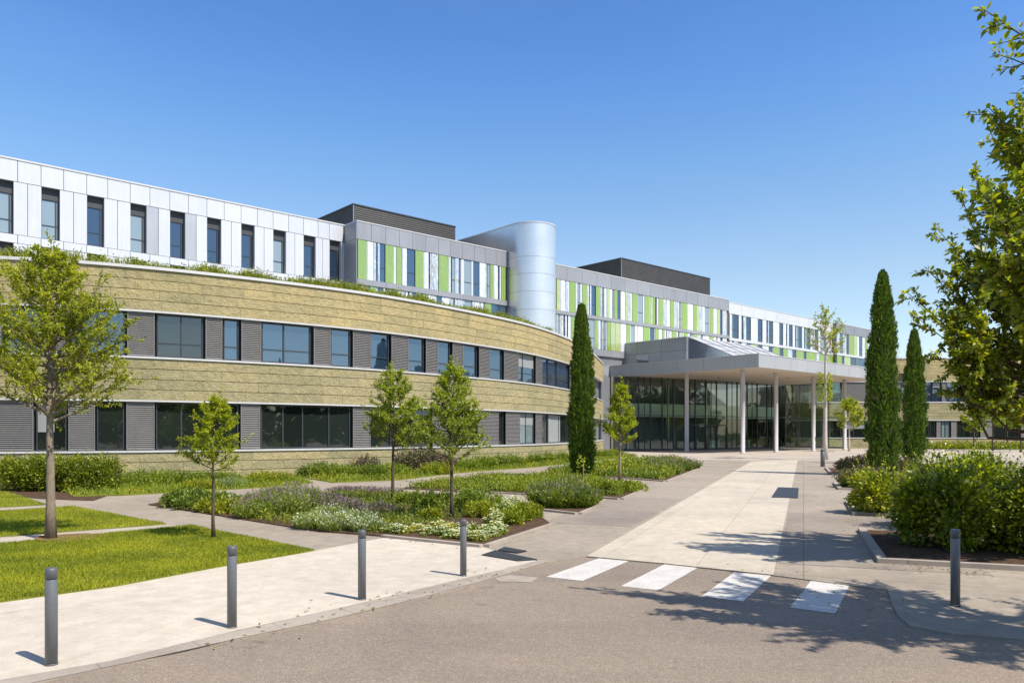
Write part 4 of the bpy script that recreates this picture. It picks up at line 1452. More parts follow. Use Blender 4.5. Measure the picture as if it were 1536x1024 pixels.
# grey link wall between the curved building and the lobby
mb = MB()
e = cv1.at(cv1.len, -0.2)
mb.prism([tuple(e), tuple(gl_pts[0] + np.array([-0.5, 0.0])), tuple(gl_pts[0] + np.array([-0.9, 0.6])), tuple(e + np.array([-0.5, 0.4]))], 0, 8.9)
mb.build('link_wall', 'mid_grey_cladding', lb)

# atrium box with a sloping rooflight
K0 = np.array([20.5, 90.0])
AH = 13.45
at = thing('atrium_rooflight', 'grey metal atrium box with a sloping glass roof behind the entrance canopy', 'building', (*K0, ZT))
fa = (K0 + NIN * 22, NOUT, -D, 0)
mb = MB()
for a in range(6):
    for z0, z1 in ((ZT + 0.1, 11.95), (11.98, AH)):
        cbox(mb, fa, 22 * a / 6 + 0.015, 22 * (a + 1) / 6 - 0.015, -0.1, 0.0, z0, z1)
mb.build('cladding', 'mid_grey_cladding', at)
mb = MB(); cbox(mb, fa, 14.6, 16.4, 0.004, 0.03, ZT + 0.2, 11.9); mb.build('window', 'atrium_glass', at)
mb = MB()
rl = 15.0
mb.prism([tuple(K0 + D * 0.11), tuple(K0 + D * rl), tuple(K0 + D * rl + NIN * 22), tuple(K0 + D * 0.11 + NIN * 22)], ZT - 1.0, AH - 0.05)
mb.build('core', 'gap_grey', at)
mb = MB(); mb.prism([tuple(K0 - D * 0.08), tuple(K0 + D * rl), tuple(K0 + D * rl + NIN * 22), tuple(K0 - D * 0.08 + NIN * 22)], AH, AH + 0.09); mb.build('coping', 'sill_metal', at)
mb = MB(); cbox(mb, (K0, D, NOUT, 0), -0.12, 0.12, 0.002, 0.22, ZT + 0.065, AH - 0.002); mb.build('corner_post', 'white_metal', at)
sl_len = 6.6
eav = K0 + NOUT * sl_len
mb = MB()
g0, g1 = K0 + NOUT * 0.25, eav
mb.face([(*g0, ZT + 0.1), (*g1, ZT + 0.1), (*g0, AH - 0.15)])
mb.build('gable_glass', 'atrium_glass', at)
mb = MB()
nb = 6
for i in range(nb):
    u0, u1 = rl * i / nb + 0.05, rl * (i + 1) / nb - 0.05
    for j in range(3):
        v0, v1 = j / 3 + 0.006, (j + 1) / 3 - 0.006
        f = lambda u, v: (*(K0 + D * u + NOUT * (0.1 + (sl_len - 0.1) * v)), AH - 0.05 - (AH - ZT - 0.15) * v + 0.05)
        mb.face([f(u0, v1), f(u1, v1), f(u1, v0), f(u0, v0)])
mb.build('roof_glazing', 'sky_light_glass', at)
mb = MB()
for i in range(nb + 1):
    u = rl * i / nb
    a = Vector((*(K0 + D * u + NOUT * 0.1), AH + 0.03)); b = Vector((*(K0 + D * u + NOUT * sl_len), ZT + 0.14))
    mb.tube([a, b], [0.055, 0.055], 6)
for v in (1 / 3, 2 / 3, 1.0):
    a = K0 + NOUT * (0.1 + (sl_len - 0.1) * v); z = AH + 0.02 - (AH - ZT - 0.15) * v
    mb.tube([(*a, z), (*(a + D * rl), z)], [0.045, 0.045], 6)
mb.build('glazing_bar', 'mid_grey_cladding', at)

# ------------------------------------------------------------------ bollards
def bollard(px, y, h, r, label):
    X, Y = G(px, y)
    o = thing('bollard', label, 'bollard', (X, Y, 0), 'grey metal bollards')
    mb = MB(); mb.lathe((X, Y, 0.006), [(r, 0.0), (r, h * 0.88), (r * 0.985, h * 0.882)], 28); mb.build('post', 'bollard_paint', o, False)
    mb = MB(); mb.lathe((X, Y, 0.006), [(r * 0.95, h * 0.883), (r * 0.95, h * 0.895), (r, h * 0.897), (r, h * 0.985), (r * 0.9, h)], 28); mb.build('cap', 'bollard_cap', o, False)
    mb = MB(); mb.lathe((X, Y, 0.006), [(r * 1.08, 0.0), (r * 1.08, 0.012), (r * 1.01, 0.016)], 28); mb.build('base_ring', 'bollard_cap', o)
    for q in o.children:
        for pl in q.data.polygons:
            pl.use_smooth = len(pl.vertices) == 4 and abs(pl.normal.z) < 0.3


bollard(77, 997, 0.955, 0.057, 'grey bollard nearest the left frame edge on the pale footpath')
bollard(348, 941, 0.955, 0.055, 'grey bollard in front of the lawn corner with the small lime tree')
bollard(543, 899, 0.95, 0.055, 'grey bollard below the lavender and path corner')
bollard(695, 863.5, 0.90, 0.052, 'grey bollard in front of the white flowers near the crossing')
bollard(1433, 908, 1.01, 0.058, 'grey bollard in front of the big bush beside the road')
bollard(1234, 699.5, 1.15, 0.14, 'distant dark bollard at the foot of the tall pale-trunked tree')

# ------------------------------------------------------------------ plants


def grow_tree(name, label, base, height, z0, env, trunk_r, leaf, n_leaf, leaf_mat, bark_mat, seed, group=None, n_br=34, twigs=7, rise=0.7, fine=False, extra=None, lean=0.02, cat='tree', leaf_scale=1.0, top_frac=1.0):
    """trunk with limbs and twigs, leaves set along the twigs; env(z) is the crown radius at height z"""
    rng = np.random.default_rng(seed)
    X, Y = base
    t = thing(name, label, cat, (X, Y, 0), group)
    mb = MB()
    hs = np.linspace(0, height * 0.97, 9)
    wob = np.cumsum(rng.normal(size=(9, 2)) * lean, axis=0) * np.linspace(0.2, 1, 9)[:, None]
    wob -= wob[0]
    path = [Vector((X + wob[i, 0], Y + wob[i, 1], hs[i] - (0.03 if i == 0 else 0))) for i in range(9)]
    rad = [trunk_r * (1.25 if i == 0 else 1.0) * (1 - 0.88 * (hs[i] / height) ** 0.9) for i in range(9)]
    mb.tube(path, rad, 10)

    def trunk_at(z):
        return Vector((X + np.interp(z, hs, wob[:, 0]), Y + np.interp(z, hs, wob[:, 1]), z))
    tw_a, tw_b = [], []
    for i in range(n_br):
        u = (i + rng.random() * 0.8) / n_br
        zb = z0 + (height - z0) * (u ** 0.9) * 0.90
        az = i * 2.399963 + rng.normal() * 0.35
        r = 0.0
        zt_ = zb
        rr = rise * rng.uniform(0.6, 1.35)
        for _ in range(12):                                   # grow out until the crown's edge
            r += height * 0.02
            zt_ = zb + r * rr
            if zt_ > height or r > env(zt_):
                break
        r = max(0.08, min(r, max(env(min(zt_, height)), 0.08))) * rng.uniform(0.72, 1.12)
        zt_ = zb + r * rr
        p0 = trunk_at(zb)
        p2 = Vector((p0.x + r * math.cos(az), p0.y + r * math.sin(az), min(zt_, height * 1.0)))
        pm = (p0 + p2) / 2 + Vector((0, 0, -0.06 * r)) + Vector(rng.normal(size=3) * 0.05 * r)
        br = trunk_r * 0.34 * (1 - 0.55 * u)
        mb.tube([p0, pm, p2], [br, br * 0.6, br * 0.22], 5, 0, False)
        for k in range(twigs):
            f = 0.25 + 0.75 * (k + rng.random()) / twigs
            a = p0.lerp(pm, f * 2) if f < 0.5 else pm.lerp(p2, f * 2 - 1)
            dirv = (p2 - p0).normalized() * 0.7 + Vector(rng.normal(size=3)) * 0.55 + Vector((0, 0, 0.35))
            ln = (0.22 + 0.28 * rng.random()) * max(r, 0.35) * (1.15 - 0.4 * f)
            b = a + dirv.normalized() * ln
            mb.tube([a, b], [br * 0.22, br * 0.1], 3, 0, False)
            tw_a.append(a); tw_b.append(b)
        tw_a.append(pm); tw_b.append(p2)
    # leading shoot
    for k in range(5):
        a = trunk_at(height * (0.86 + 0.025 * k)); b = a + Vector((rng.normal() * 0.12, rng.normal() * 0.12, height * 0.05 + 0.12))
        tw_a.append(a); tw_b.append(b)
    if extra:
        for (a, b) in extra:
            a, b = Vector(a), Vector(b)
            m_ = (a + b) / 2 + Vector((0, 0, -0.15))
            root = trunk_at(max(min(z0, height * 0.3), a.z - 0.9))
            mb.tube([root, root.lerp(a, 0.55) + Vector((0, 0, -0.08)), a, m_, b], [trunk_r * 0.36, trunk_r * 0.28, trunk_r * 0.2, trunk_r * 0.12, trunk_r * 0.04], 5, 0, False)
            for k in range(16):
                f = 0.3 + 0.7 * k / 15
                c = a.lerp(m_, f * 2) if f < 0.5 else m_.lerp(b, f * 2 - 1)
                d = ((b - a).normalized() * 0.9 + Vector(rng.normal(size=3)) * 0.5)
                e_ = c + d.normalized() * rng.uniform(0.22, 0.45) * (1.15 - 0.55 * f)
                mb.tube([c, e_], [0.008, 0.004], 3, 0, False)
                tw_a.append(c); tw_b.append(e_)
    mb.build('trunk', bark_mat, t, True)
    A = np.array([tuple(v) for v in tw_a]); B = np.array([tuple(v) for v in tw_b])
    ln = np.linalg.norm(B - A, axis=1)
    pr = (ln + 0.05) / (ln + 0.05).sum()
    idx = rng.choice(len(A), n_leaf, p=pr)
    f = np.clip(rng.random(n_leaf) ** 0.8 * 1.05, 0, 1.05)[:, None]
    d = unit(B - A)[idx]
    out = unit(rng.normal(size=(n_leaf, 3)))
    pos = A[idx] + (B - A)[idx] * f + out * (leaf * 0.35) * rng.random((n_leaf, 1))
    ax = d * 0.6 + out * 0.9 + np.array([0, 0, -0.12])
    nrm = rng.normal(size=(n_leaf, 3)) * 0.55 + np.array([0, 0, 0.9])
    sz = leaf * leaf_scale * (0.6 + 0.75 * rng.random(n_leaf))
    V, pat = leaf_arrays(pos, ax, nrm, sz, sz * 0.52, 0.22, fine)
    soup('crown', [(V, pat, leaf_mat)], t)
    return t


def oval(z0, z1, r, low=0.35, peak=0.35):
    def env(z):
        u = (z - z0) / (z1 - z0)
        if u < 0 or u > 1:
            return 0.0
        if u < peak:
            return r * (low + (1 - low) * math.sin(u / peak * math.pi / 2))
        return r * max(0.0, math.cos((u - peak) / (1 - peak) * math.pi / 2)) ** 0.85
    return env


def prof(hs, rs):
    return lambda z: float(np.interp(z, hs, rs, left=0.0, right=0.0))


EL = prof([2.5, 2.9, 3.4, 4.0, 4.6, 5.1, 5.6, 6.1, 6.7], [0.7, 1.25, 1.62, 1.72, 1.6, 1.25, 0.8, 0.42, 0.1])
grow_tree('broadleaf_tree', 'tall young tree with yellow-green crown on the lawn at the left edge', (-9.85, 16.4), 6.45, 2.45, EL, 0.105, 0.066, 32000, 'left_tree_leaf', 'grey_bark', 21, n_br=84, twigs=14, rise=0.62,
          extra=[((-9.5, 16.2, 3.6), (-8.5, 15.9, 5.55)), ((-10.1, 16.2, 3.6), (-10.9, 16.0, 5.3))])
ES = prof([1.42, 1.6, 1.95, 2.3, 2.7, 3.25], [0.42, 0.62, 0.70, 0.6, 0.36, 0.04])
grow_tree('broadleaf_tree', 'small lime green tree with thin trunk on the front lawn', (-6.45, 16.6), 3.1, 1.45, ES, 0.042, 0.058, 6500, 'lime_tree_leaf', 'dark_bark', 22, n_br=44, twigs=9, rise=0.55)
EB = prof([1.6, 1.9, 2.4, 2.9, 3.5, 4.1, 4.7], [0.45, 0.85, 1.05, 1.0, 0.72, 0.38, 0.06])
grow_tree('broadleaf_tree', 'slender green tree in the flower bed, left of a matching pair', (-3.82, 24.6), 4.4, 1.65, EB, 0.06, 0.072, 11000, 'bed_tree_leaf', 'dark_bark', 23, n_br=56, twigs=10, rise=0.6)
EC = prof([1.5, 1.75, 2.2, 2.7, 3.2, 3.8, 4.4], [0.45, 0.78, 0.95, 0.9, 0.66, 0.34, 0.06])
grow_tree('broadleaf_tree', 'slender green tree in mulch behind the white flowers, right of a matching pair', (-1.59, 20.3), 4.15, 1.5, EC, 0.055, 0.064, 12500, 'bed_tree_leaf', 'dark_bark', 24, n_br=60, twigs=10, rise=0.6)
ED = prof([1.5, 1.8, 2.4, 3.0, 3.6, 4.2, 5.0], [0.5, 0.85, 1.02, 0.9, 0.6, 0.36, 0.06])
grow_tree('broadleaf_tree', 'small yellow-green tree between the middle cypress and the glass entrance', (5.28, 37.6), 4.8, 1.65, ED, 0.075, 0.095, 8500, 'lime_tree_leaf', 'grey_bark', 25, n_br=52, twigs=9, rise=0.6)
grow_tree('broadleaf_tree', 'tall tree with bare pale trunk and airy high crown before the canopy', (26.0, 63.8), 12.7, 8.3, prof([8.2, 8.8, 10, 11.2, 12.2, 13.3], [0.6, 1.2, 1.75, 1.6, 0.95, 0.15]), 0.21, 0.19, 1400, 'lime_tree_leaf', 'pale_bark', 26, n_br=26, twigs=6)
# leafy sleeve around that trunk is its own climbing plant
def climber(base, z0, z1, r, n, label, seed):
    rng = np.random.default_rng(seed)
    t = thing('climbing_plant', label, 'plant', (*base, z0))
    z = z0 + (z1 - z0) * rng.random(n)
    az = rng.random(n) * 6.28
    rr = r * (0.4 + 0.6 * rng.random(n))
    pos = np.column_stack([base[0] + rr * np.cos(az), base[1] + rr * np.sin(az), z])
    ax = np.column_stack([np.cos(az), np.sin(az), rng.normal(size=n) * 0.6 - 0.5])
    V, pat = leaf_arrays(pos, ax, rdirs(n, rng) + np.array([0, 0, .5]), 0.22, 0.12)
    soup('foliage', [(V, pat, 'lime_tree_leaf')], t)


climber((26.0, 63.8), 4.9, 7.3, 0.55, 420, 'leafy green climber clinging to the pale trunk under the canopy edge', 3)
grow_tree('broadleaf_tree', 'small round yellow-green tree at the rightmost canopy column', (40.6, 92.5), 6.4, 2.3, prof([2.3, 2.8, 3.8, 5.0, 6.0, 6.8], [0.9, 1.7, 2.1, 1.7, 1.0, 0.2]), 0.12, 0.24, 3200, 'lime_tree_leaf', 'pale_bark', 27, n_br=24, twigs=6)

# right-hand tree that reaches into the frame and shades the road
def env_r(z):
    return float(np.interp(z, [2.2, 2.7, 3.4, 4.2, 5.2, 6.2, 7.2, 8.0], [1.3, 2.4, 2.9, 2.9, 2.6, 2.3, 1.7, 0.5]))


TB = (8.3, 7.1)
tz = lambda px, y, Y: ((px - CX) / F * Y, Y, Z(y, Y))
ext = [((7.1, 7.7, 5.2), tz(1492, 25, 8.3)), ((7.0, 7.7, 4.4), tz(1488, 172, 8.3)), ((7.0, 7.7, 3.9), tz(1500, 290, 8.3)), ((7.0, 7.7, 4.8), tz(1516, 215, 8.2)), ((7.2, 7.7, 5.4), tz(1522, 90, 8.2))]
rn_ = random.Random(5)
for k_ in range(20):
    yy = rn_.uniform(150, 420)
    xx = np.interp(yy, [150, 260, 420], [1512, 1490, 1475]) + rn_.uniform(0, 70)
    Yt = rn_.uniform(7.6, 8.5)
    tip = tz(xx, yy, Yt)
    ext.append(((tip[0] + rn_.uniform(0.9, 1.5), 7.6, max(2.6, tip[2] - rn_.uniform(0.8, 1.6))), tip))
grow_tree('broadleaf_tree', 'large near tree whose highest shoots enter the top right corner', TB, 7.9, 2.3, env_r, 0.15, 0.085, 40000, 'right_tree_leaf', 'dark_bark', 31, n_br=66, twigs=11, rise=0.62, fine=True, extra=ext)
rt_ = random.Random(77)
ext = [((9.3, 12.9, 3.9), tz(1440, 300, 12.6)), ((9.2, 12.8, 3.5), tz(1412, 350, 12.6)), ((9.2, 12.8, 3.1), tz(1392, 406, 12.7)), ((9.2, 13.0, 2.8), tz(1360, 438, 12.8)), ((9.2, 13.0, 2.7), tz(1378, 478, 12.8)),
       ((9.3, 12.9, 2.6), tz(1392, 530, 12.8)), ((9.4, 13.0, 2.6), tz(1425, 585, 13.0)), ((9.6, 13.0, 4.6), tz(1462, 262, 12.6)), ((9.6, 13.0, 5.2), tz(1486, 200, 12.6))]
for k_ in range(72):                      # the side of the crown that hangs into view
    yy = rt_.uniform(215, 600)
    lx = np.interp(yy, [215, 300, 350, 410, 440, 500, 560, 600], [1500, 1456, 1434, 1412, 1388, 1402, 1420, 1450])
    xx = lx + rt_.uniform(8, 170)
    Yt = rt_.uniform(11.8, 14.4)
    tip = tz(xx, yy, Yt)
    ext.append(((tip[0] + rt_.uniform(0.5, 1.0), 13.1 + (Yt - 13.1) * 0.4, max(2.2, tip[2] - rt_.uniform(0.6, 1.5))), tip))
grow_tree('broadleaf_tree', 'leafy tree in the big bush bed hanging over the right frame edge', (11.1, 13.1), 7.6, 2.3, prof([2.2, 2.7, 3.4, 4.4, 5.4, 6.4, 7.7], [1.2, 2.2, 2.6, 2.5, 2.2, 1.6, 0.3]), 0.13, 0.085, 56000, 'right_tree_leaf', 'dark_bark', 32, n_br=34, twigs=9, rise=0.62, fine=True, extra=ext)

# far small trees at the right
for i, (px, y, ytop, r) in enumerate(((1438, 669, 604, 2.1), (1461, 675, 612, 1.9), (1489, 676, 598, 2.6), (1511, 673, 604, 2.2), (1531, 678, 596, 2.6), (1556, 675, 600, 2.4))):
    X, Y = G(px, y)
    h = Z(ytop, Y)
    grow_tree('broadleaf_tree', 'small garden tree in the far row before the beige stone building', (X, Y), h, h * 0.38, oval(h * 0.36, h * 1.05, r, 0.6, 0.4), 0.11, 0.26, 2200, 'bed_tree_leaf', 'dark_bark', 40 + i, group='far row of small garden trees', n_br=20, twigs=5)


def cypress(base, h, r, seed, label, n=26000):
    rng = np.random.default_rng(seed)
    X, Y = base
    t = thing('cypress_tree', label, 'tree', (X, Y, 0), 'columnar cypresses')
    mb = MB(); mb.tube([(X, Y, -0.02), (X, Y, h * 0.5), (X, Y, h * 0.93)], [0.14, 0.09, 0.02], 10); mb.build('trunk', 'dark_bark', t)
    prof_u = [0, 0.02, 0.07, 0.18, 0.40, 0.62, 0.80, 0.91, 0.97, 1.0]
    prof_r = [0.36, 0.68, 0.90, 1.0, 0.98, 0.82, 0.56, 0.32, 0.13, 0.01]
    env = lambda u: np.interp(u, prof_u, prof_r) * r
    # upright sprays: tall narrow tufts leaning a little outwards
    nc = 380
    cu = 0.015 + 0.965 * (np.arange(nc) + rng.random(nc)) / nc
    caz = rng.random(nc) * 6.283
    cr = env(cu) * (0.48 + 0.52 * rng.random(nc))
    cl = (0.45 + 0.5 * rng.random(nc)) * (1.0 - 0.45 * cu)
    cw = 0.09 + 0.12 * rng.random(nc)
    ci = rng.integers(0, nc, n)
    s = rng.random(n)
    rad = cw[ci] * np.sqrt(np.clip(1 - (s - 0.25) ** 2 / 0.57, 0.02, 1))
    a2 = rng.random(n) * 6.283
    q = np.sqrt(rng.random(n)) * 0.4 + 0.6
    z = cu[ci] * h + (s - 0.35) * cl[ci]
    rr = cr[ci] * (1 - 0.06 * s)
    lim = env(np.clip(z / h, 0, 1)) * 1.07 + 0.02
    lim = lim * (0.9 + 0.22 * np.sin(ci * 1.7) ** 2)
    px_ = rr * np.cos(caz[ci]) + rad * q * np.cos(a2)
    py_ = rr * np.sin(caz[ci]) + rad * q * np.sin(a2)
    d = np.hypot(px_, py_)
    k = np.minimum(1, lim / np.maximum(d, 1e-6))
    z = np.clip(z, 0.08, h)
    pos = np.column_stack([X + px_ * k, Y + py_ * k, z])
    ax = np.column_stack([0.42 * np.cos(a2) + 0.28 * np.cos(caz[ci]), 0.42 * np.sin(a2) + 0.28 * np.sin(caz[ci]), np.ones(n)]) + rng.normal(size=(n, 3)) * 0.22
    nr = np.column_stack([np.cos(a2), np.sin(a2), np.full(n, 0.25)]) + rng.normal(size=(n, 3)) * 0.3
    L_ = 0.10 + 0.13 * rng.random(n)
    V, pat = leaf_arrays(pos, ax, nr, L_, L_ * 0.32, 0.1)
    # dense inner foliage
    m = 6000
    u = rng.random(m) ** 0.9
    az = rng.random(m) * 6.283
    ir = env(u) * 0.72 * np.sqrt(0.5 + 0.5 * rng.random(m))
    ip = np.column_stack([X + ir * np.cos(az), Y + ir * np.sin(az), np.clip(u * h, 0.12, h * 0.97)])
    ia = np.column_stack([0.5 * np.cos(az), 0.5 * np.sin(az), np.ones(m)])
    V2, pat2 = leaf_arrays(ip, ia, np.column_stack([np.cos(az), np.sin(az), np.zeros(m)]), 0.36, 0.20, 0.1)
    ks = 420
    us = rng.random(ks) ** 0.8 * 0.97
    zs = rng.random(ks) * 6.283
    rs_ = env(us) * 0.97
    sp3 = np.column_stack([X + rs_ * np.cos(zs), Y + rs_ * np.sin(zs), np.clip(us * h, 0.1, h)])
    V3, pat3 = leaf_arrays(sp3, np.column_stack([0.5 * np.cos(zs), 0.5 * np.sin(zs), np.ones(ks)]) + rng.normal(size=(ks, 3)) * 0.2, np.column_stack([np.cos(zs), np.sin(zs), np.zeros(ks)]), 0.20 + 0.2 * rng.random(ks), 0.05, 0.1)
    soup('crown', [(V, pat, 'cypress_leaf'), (V2, pat2, 'cypress_leaf'), (V3[:300], pat3, 'bed_leaf'), (V3[300:], pat3, 'mauve_leaf')], t)


cypress((3.55, 39.2), 8.75, 0.64, 51, 'middle columnar cypress standing in front of the curved stone building')
cypress((19.6, 40.6), 10.75, 0.86, 52, 'tallest columnar cypress right of the canopy columns', 34000)
cypress((28.6, 54.6), 9.55, 0.83, 53, 'shorter columnar cypress just right of the tallest one')


def bush(name, label, base, r, h, n, leaf, mats, seed, group=None, cat='shrub', lumps=26, boxy=0.0, z0=0.03, fine=False, stretch=(1, 1), rot=0.0, shoots=0, asp=0.55):
    """many leaf-sized faces in lumps spread through the shrub, on a few woody stems"""
    if name == 'low_shrub': h = h * 0.85
    rng = np.random.default_rng(seed)
    X, Y = base
    t = thing(name, label, cat, (X, Y, z0), group)
    lu = rng.random(lumps)
    az = np.arange(lumps) * 2.4 + rng.random(lumps)
    if boxy:
        bx = rng.uniform(-1, 1, (lumps, 2))
        cx_, cy_ = bx[:, 0] * r, bx[:, 1] * r
        cz = h * (0.12 + 0.75 * rng.random(lumps))
        lr = 0.26 * h * (0.8 + 0.5 * rng.random(lumps))
    else:
        el = np.arcsin(0.02 + 0.96 * lu)
        q = 0.45 + 0.5 * rng.random(lumps)
        cx_ = r * 0.78 * np.cos(el) * np.cos(az) * q ** 0.5
        cy_ = r * 0.78 * np.cos(el) * np.sin(az) * q ** 0.5
        cz = h * (0.14 + 0.70 * np.sin(el) * q ** 0.4)
        lr = 0.30 * min(r, h) * (0.75 + 0.6 * rng.random(lumps))
    cx_, cy_ = cx_ * stretch[0], cy_ * stretch[1]
    c, s = math.cos(rot), math.sin(rot)
    cx_, cy_ = cx_ * c - cy_ * s, cx_ * s + cy_ * c
    i = rng.integers(0, lumps, n)
    dd = rdirs(n, rng)
    rr = lr[i] * (rng.random(n) ** 0.4)
    pos = np.column_stack([X + cx_[i] + dd[:, 0] * rr, Y + cy_[i] + dd[:, 1] * rr, z0 + np.maximum(cz[i] + dd[:, 2] * rr, 0.02 * h)])
    ax = dd + np.column_stack([cx_[i] / r * 0.4, cy_[i] / r * 0.4, np.full(n, 0.35)]) + rng.normal(size=(n, 3)) * 0.3
    nr = rng.normal(size=(n, 3)) * 0.6 + np.array([0, 0, 0.8])
    sz = leaf * (0.6 + 0.8 * rng.random(n))
    pick = rng.random(n)
    sets = []
    acc = 0
    for mname, fr in mats:
        sel = (pick >= acc) & (pick < acc + fr)
        acc += fr
        V, pat = leaf_arrays(pos[sel], ax[sel], nr[sel], sz[sel], sz[sel] * asp, 0.2, fine)
        sets.append((V, pat, mname))
    # shoots that stick out of the outline
    if shoots:
        P, A_, S_ = [], [], []
        for _ in range(shoots):
            a = rng.random() * 6.28
            f = rng.random() ** 0.5 * 0.85
            b = np.array([r * f * math.cos(a) * stretch[0], r * f * math.sin(a) * stretch[1]])
            b = np.array([b[0] * c - b[1] * s, b[0] * s + b[1] * c])
            p0 = np.array([X + b[0], Y + b[1], z0 + h * (0.95 - 0.45 * f * f)])
            d = np.array([math.cos(a) * f * 0.9, math.sin(a) * f * 0.9, 1.0]) + rng.normal(size=3) * 0.25
            d /= np.linalg.norm(d)
            ln = leaf * rng.uniform(3, 6.5)
            for k in range(10):
                P.append(p0 + d * ln * k / 9); o = rng.normal(size=3) * 0.9
                A_.append(d * 0.7 + o); S_.append(leaf * (1.0 - 0.05 * k) * rng.uniform(0.7, 1.05))
        S_ = np.array(S_)
        V, pat = leaf_arrays(np.array(P), np.array(A_), rng.normal(size=(len(P), 3)) * 0.4 + np.array([0, 0, 1]), S_, S_ * asp, 0.2, fine)
        sets.append((V, pat, mats[-1][0]))
    soup('foliage', sets, t)
    mb = MB()
    for k in range(min(lumps, 9)):
        mb.tube([(X + cx_[k] * 0.12, Y + cy_[k] * 0.12, z0 - 0.02), (X + cx_[k] * 0.5, Y + cy_[k] * 0.5, z0 + cz[k] * 0.55), (X + cx_[k], Y + cy_[k], z0 + cz[k])], [0.018 * h, 0.012 * h, 0.005 * h], 4, 0, False)
    mb.build('stem', 'dark_bark', t)
    return t


def spiky(name, label, base, r, h, n, mats, seed, group=None, cat='flowering plant', tip=None, z0=0.03, wd=0.012, stretch=(1, 1), lean=0.55):
    """a tuft of upright stems; tip = (material, share, length) puts a flower spike on top"""
    h = h * (0.85 if h < 1.4 else 0.8)
    rng = np.random.default_rng(seed)
    X, Y = base
    t = thing(name, label, cat, (X, Y, z0), group)
    a = rng.random(n) * 6.283
    f = np.sqrt(rng.random(n))
    off = np.column_stack([f * r * 0.8 * np.cos(a) * stretch[0], f * r * 0.8 * np.sin(a) * stretch[1]])
    pos = np.column_stack([X + off[:, 0], Y + off[:, 1], np.full(n, z0)])
    ax = np.column_stack([np.cos(a) * f * lean, np.sin(a) * f * lean, np.ones(n)]) + rng.normal(size=(n, 3)) * 0.16
    ax = unit(ax)
    ln = h * (1 - 0.35 * f * f) * (0.6 + 0.45 * rng.random(n))
    sets = []
    pick = rng.random(n); acc = 0
    for mname, fr in mats:
        sel = (pick >= acc) & (pick < acc + fr); acc += fr
        V, pat = blade_arrays(pos[sel], ax[sel], ln[sel], wd * (0.8 + 0.6 * rng.random(sel.sum())), rng.random(sel.sum()) * 6.28)
        sets.append((V, pat, mname))
        k = sel.sum() * 2
        j = rng.choice(np.where(sel)[0], k)
        g = 0.15 + 0.8 * rng.random(k)
        p2 = pos[j] + ax[j] * (ln[j] * g)[:, None]
        V, pat = leaf_arrays(p2, ax[j] * 0.8 + rdirs(k, rng) * 0.9, rdirs(k, rng), h * 0.16, h * 0.035 + wd * 0.6, 0.1)
        sets.append((V, pat, mname))
    soup('foliage', sets, t)
    if tip:
        mname, share, tl_, tw_ = tip
        sel = rng.random(n) < share
        k = sel.sum()
        p2 = pos[sel] + ax[sel] * (ln[sel] * 0.97)[:, None]
        fs = []
        for rep in range(3):
            V, pat = leaf_arrays(p2 + rng.normal(size=(k, 3)) * tw_ * 0.4, ax[sel] + rng.normal(size=(k, 3)) * 0.25, rdirs(k, rng), tl_ * (0.7 + 0.5 * rng.random(k)), tw_, 0.25)
            fs.append((V, pat, mname))
        soup('flowers', fs, t)['kind'] = 'stuff'
    return t


def flower_mat(name, label, base, r, h, n, leafmat, flmat, nfl, seed, group=None, fs=0.05, z0=0.03, cat='flowering plant'):
    """low leafy cushion dotted with small open flowers"""
    rng = np.random.default_rng(seed)
    X, Y = base
    t = thing(name, label, cat, (X, Y, z0), group)
    def pts(k):
        a = rng.random(k) * 6.283; f = np.sqrt(rng.random(k))
        rad = r * (0.8 + 0.25 * np.sin(3 * a + seed))
        lum = 0.7 + 0.3 * np.sin(X * 3 + f * 9 + a * 2)
        return np.column_stack([X + f * rad * np.cos(a), Y + f * rad * np.sin(a), z0 + h * np.sqrt(np.clip(1 - f * f * 0.9, 0, 1)) * lum])
    p = pts(n); p[:, 2] = z0 + (p[:, 2] - z0) * (0.2 + 0.8 * rng.random(n))
    V, pat = leaf_arrays(p, rdirs(n, rng) + np.array([0, 0, .5]), rng.normal(size=(n, 3)) * .5 + np.array([0, 0, .8]), 0.07, 0.035)
    soup('foliage', [(V, pat, leafmat)], t)
    q = pts(nfl) + np.array([0, 0, 0.02])
    sets = []
    for k in range(5):
        th = 2 * math.pi * k / 5
        ax = np.column_stack([np.full(nfl, math.cos(th)), np.full(nfl, math.sin(th)), np.full(nfl, 0.25)]) + rng.normal(size=(nfl, 3)) * 0.18
        V, pat = leaf_arrays(q, ax, np.tile([0, 0, 1.0], (nfl, 1)), fs * 0.6, fs * 0.5, 0.1)
        sets.append((V, pat, flmat))
    soup('flowers', sets, t)['kind'] = 'stuff'
    return t


# hedge by the left edge of the curved building
hx0, hx1, hy = -20.1, -15.75, 30.3
for i, (u, hh, lab) in enumerate(((0.16, 1.22, 'clipped dark green hedge bush, left end of the hedge behind the tall left tree'), (0.5, 1.25, 'clipped green hedge bush in the middle of the hedge behind the left tree trunk'), (0.84, 1.28, 'clipped hedge bush with yellow-green shoots, right end of the hedge'))):
    bush('hedge', lab, (hx0 + (hx1 - hx0) * u, hy - 0.15 * i), 0.62, hh, 8500, 0.095, (('hedge_leaf', 0.75), ('shrub_leaf', 0.25)), 60 + i, 'hedge bushes by the stone wall', 'hedge', lumps=70, boxy=1.0, stretch=(1.25, 0.9), shoots=40)

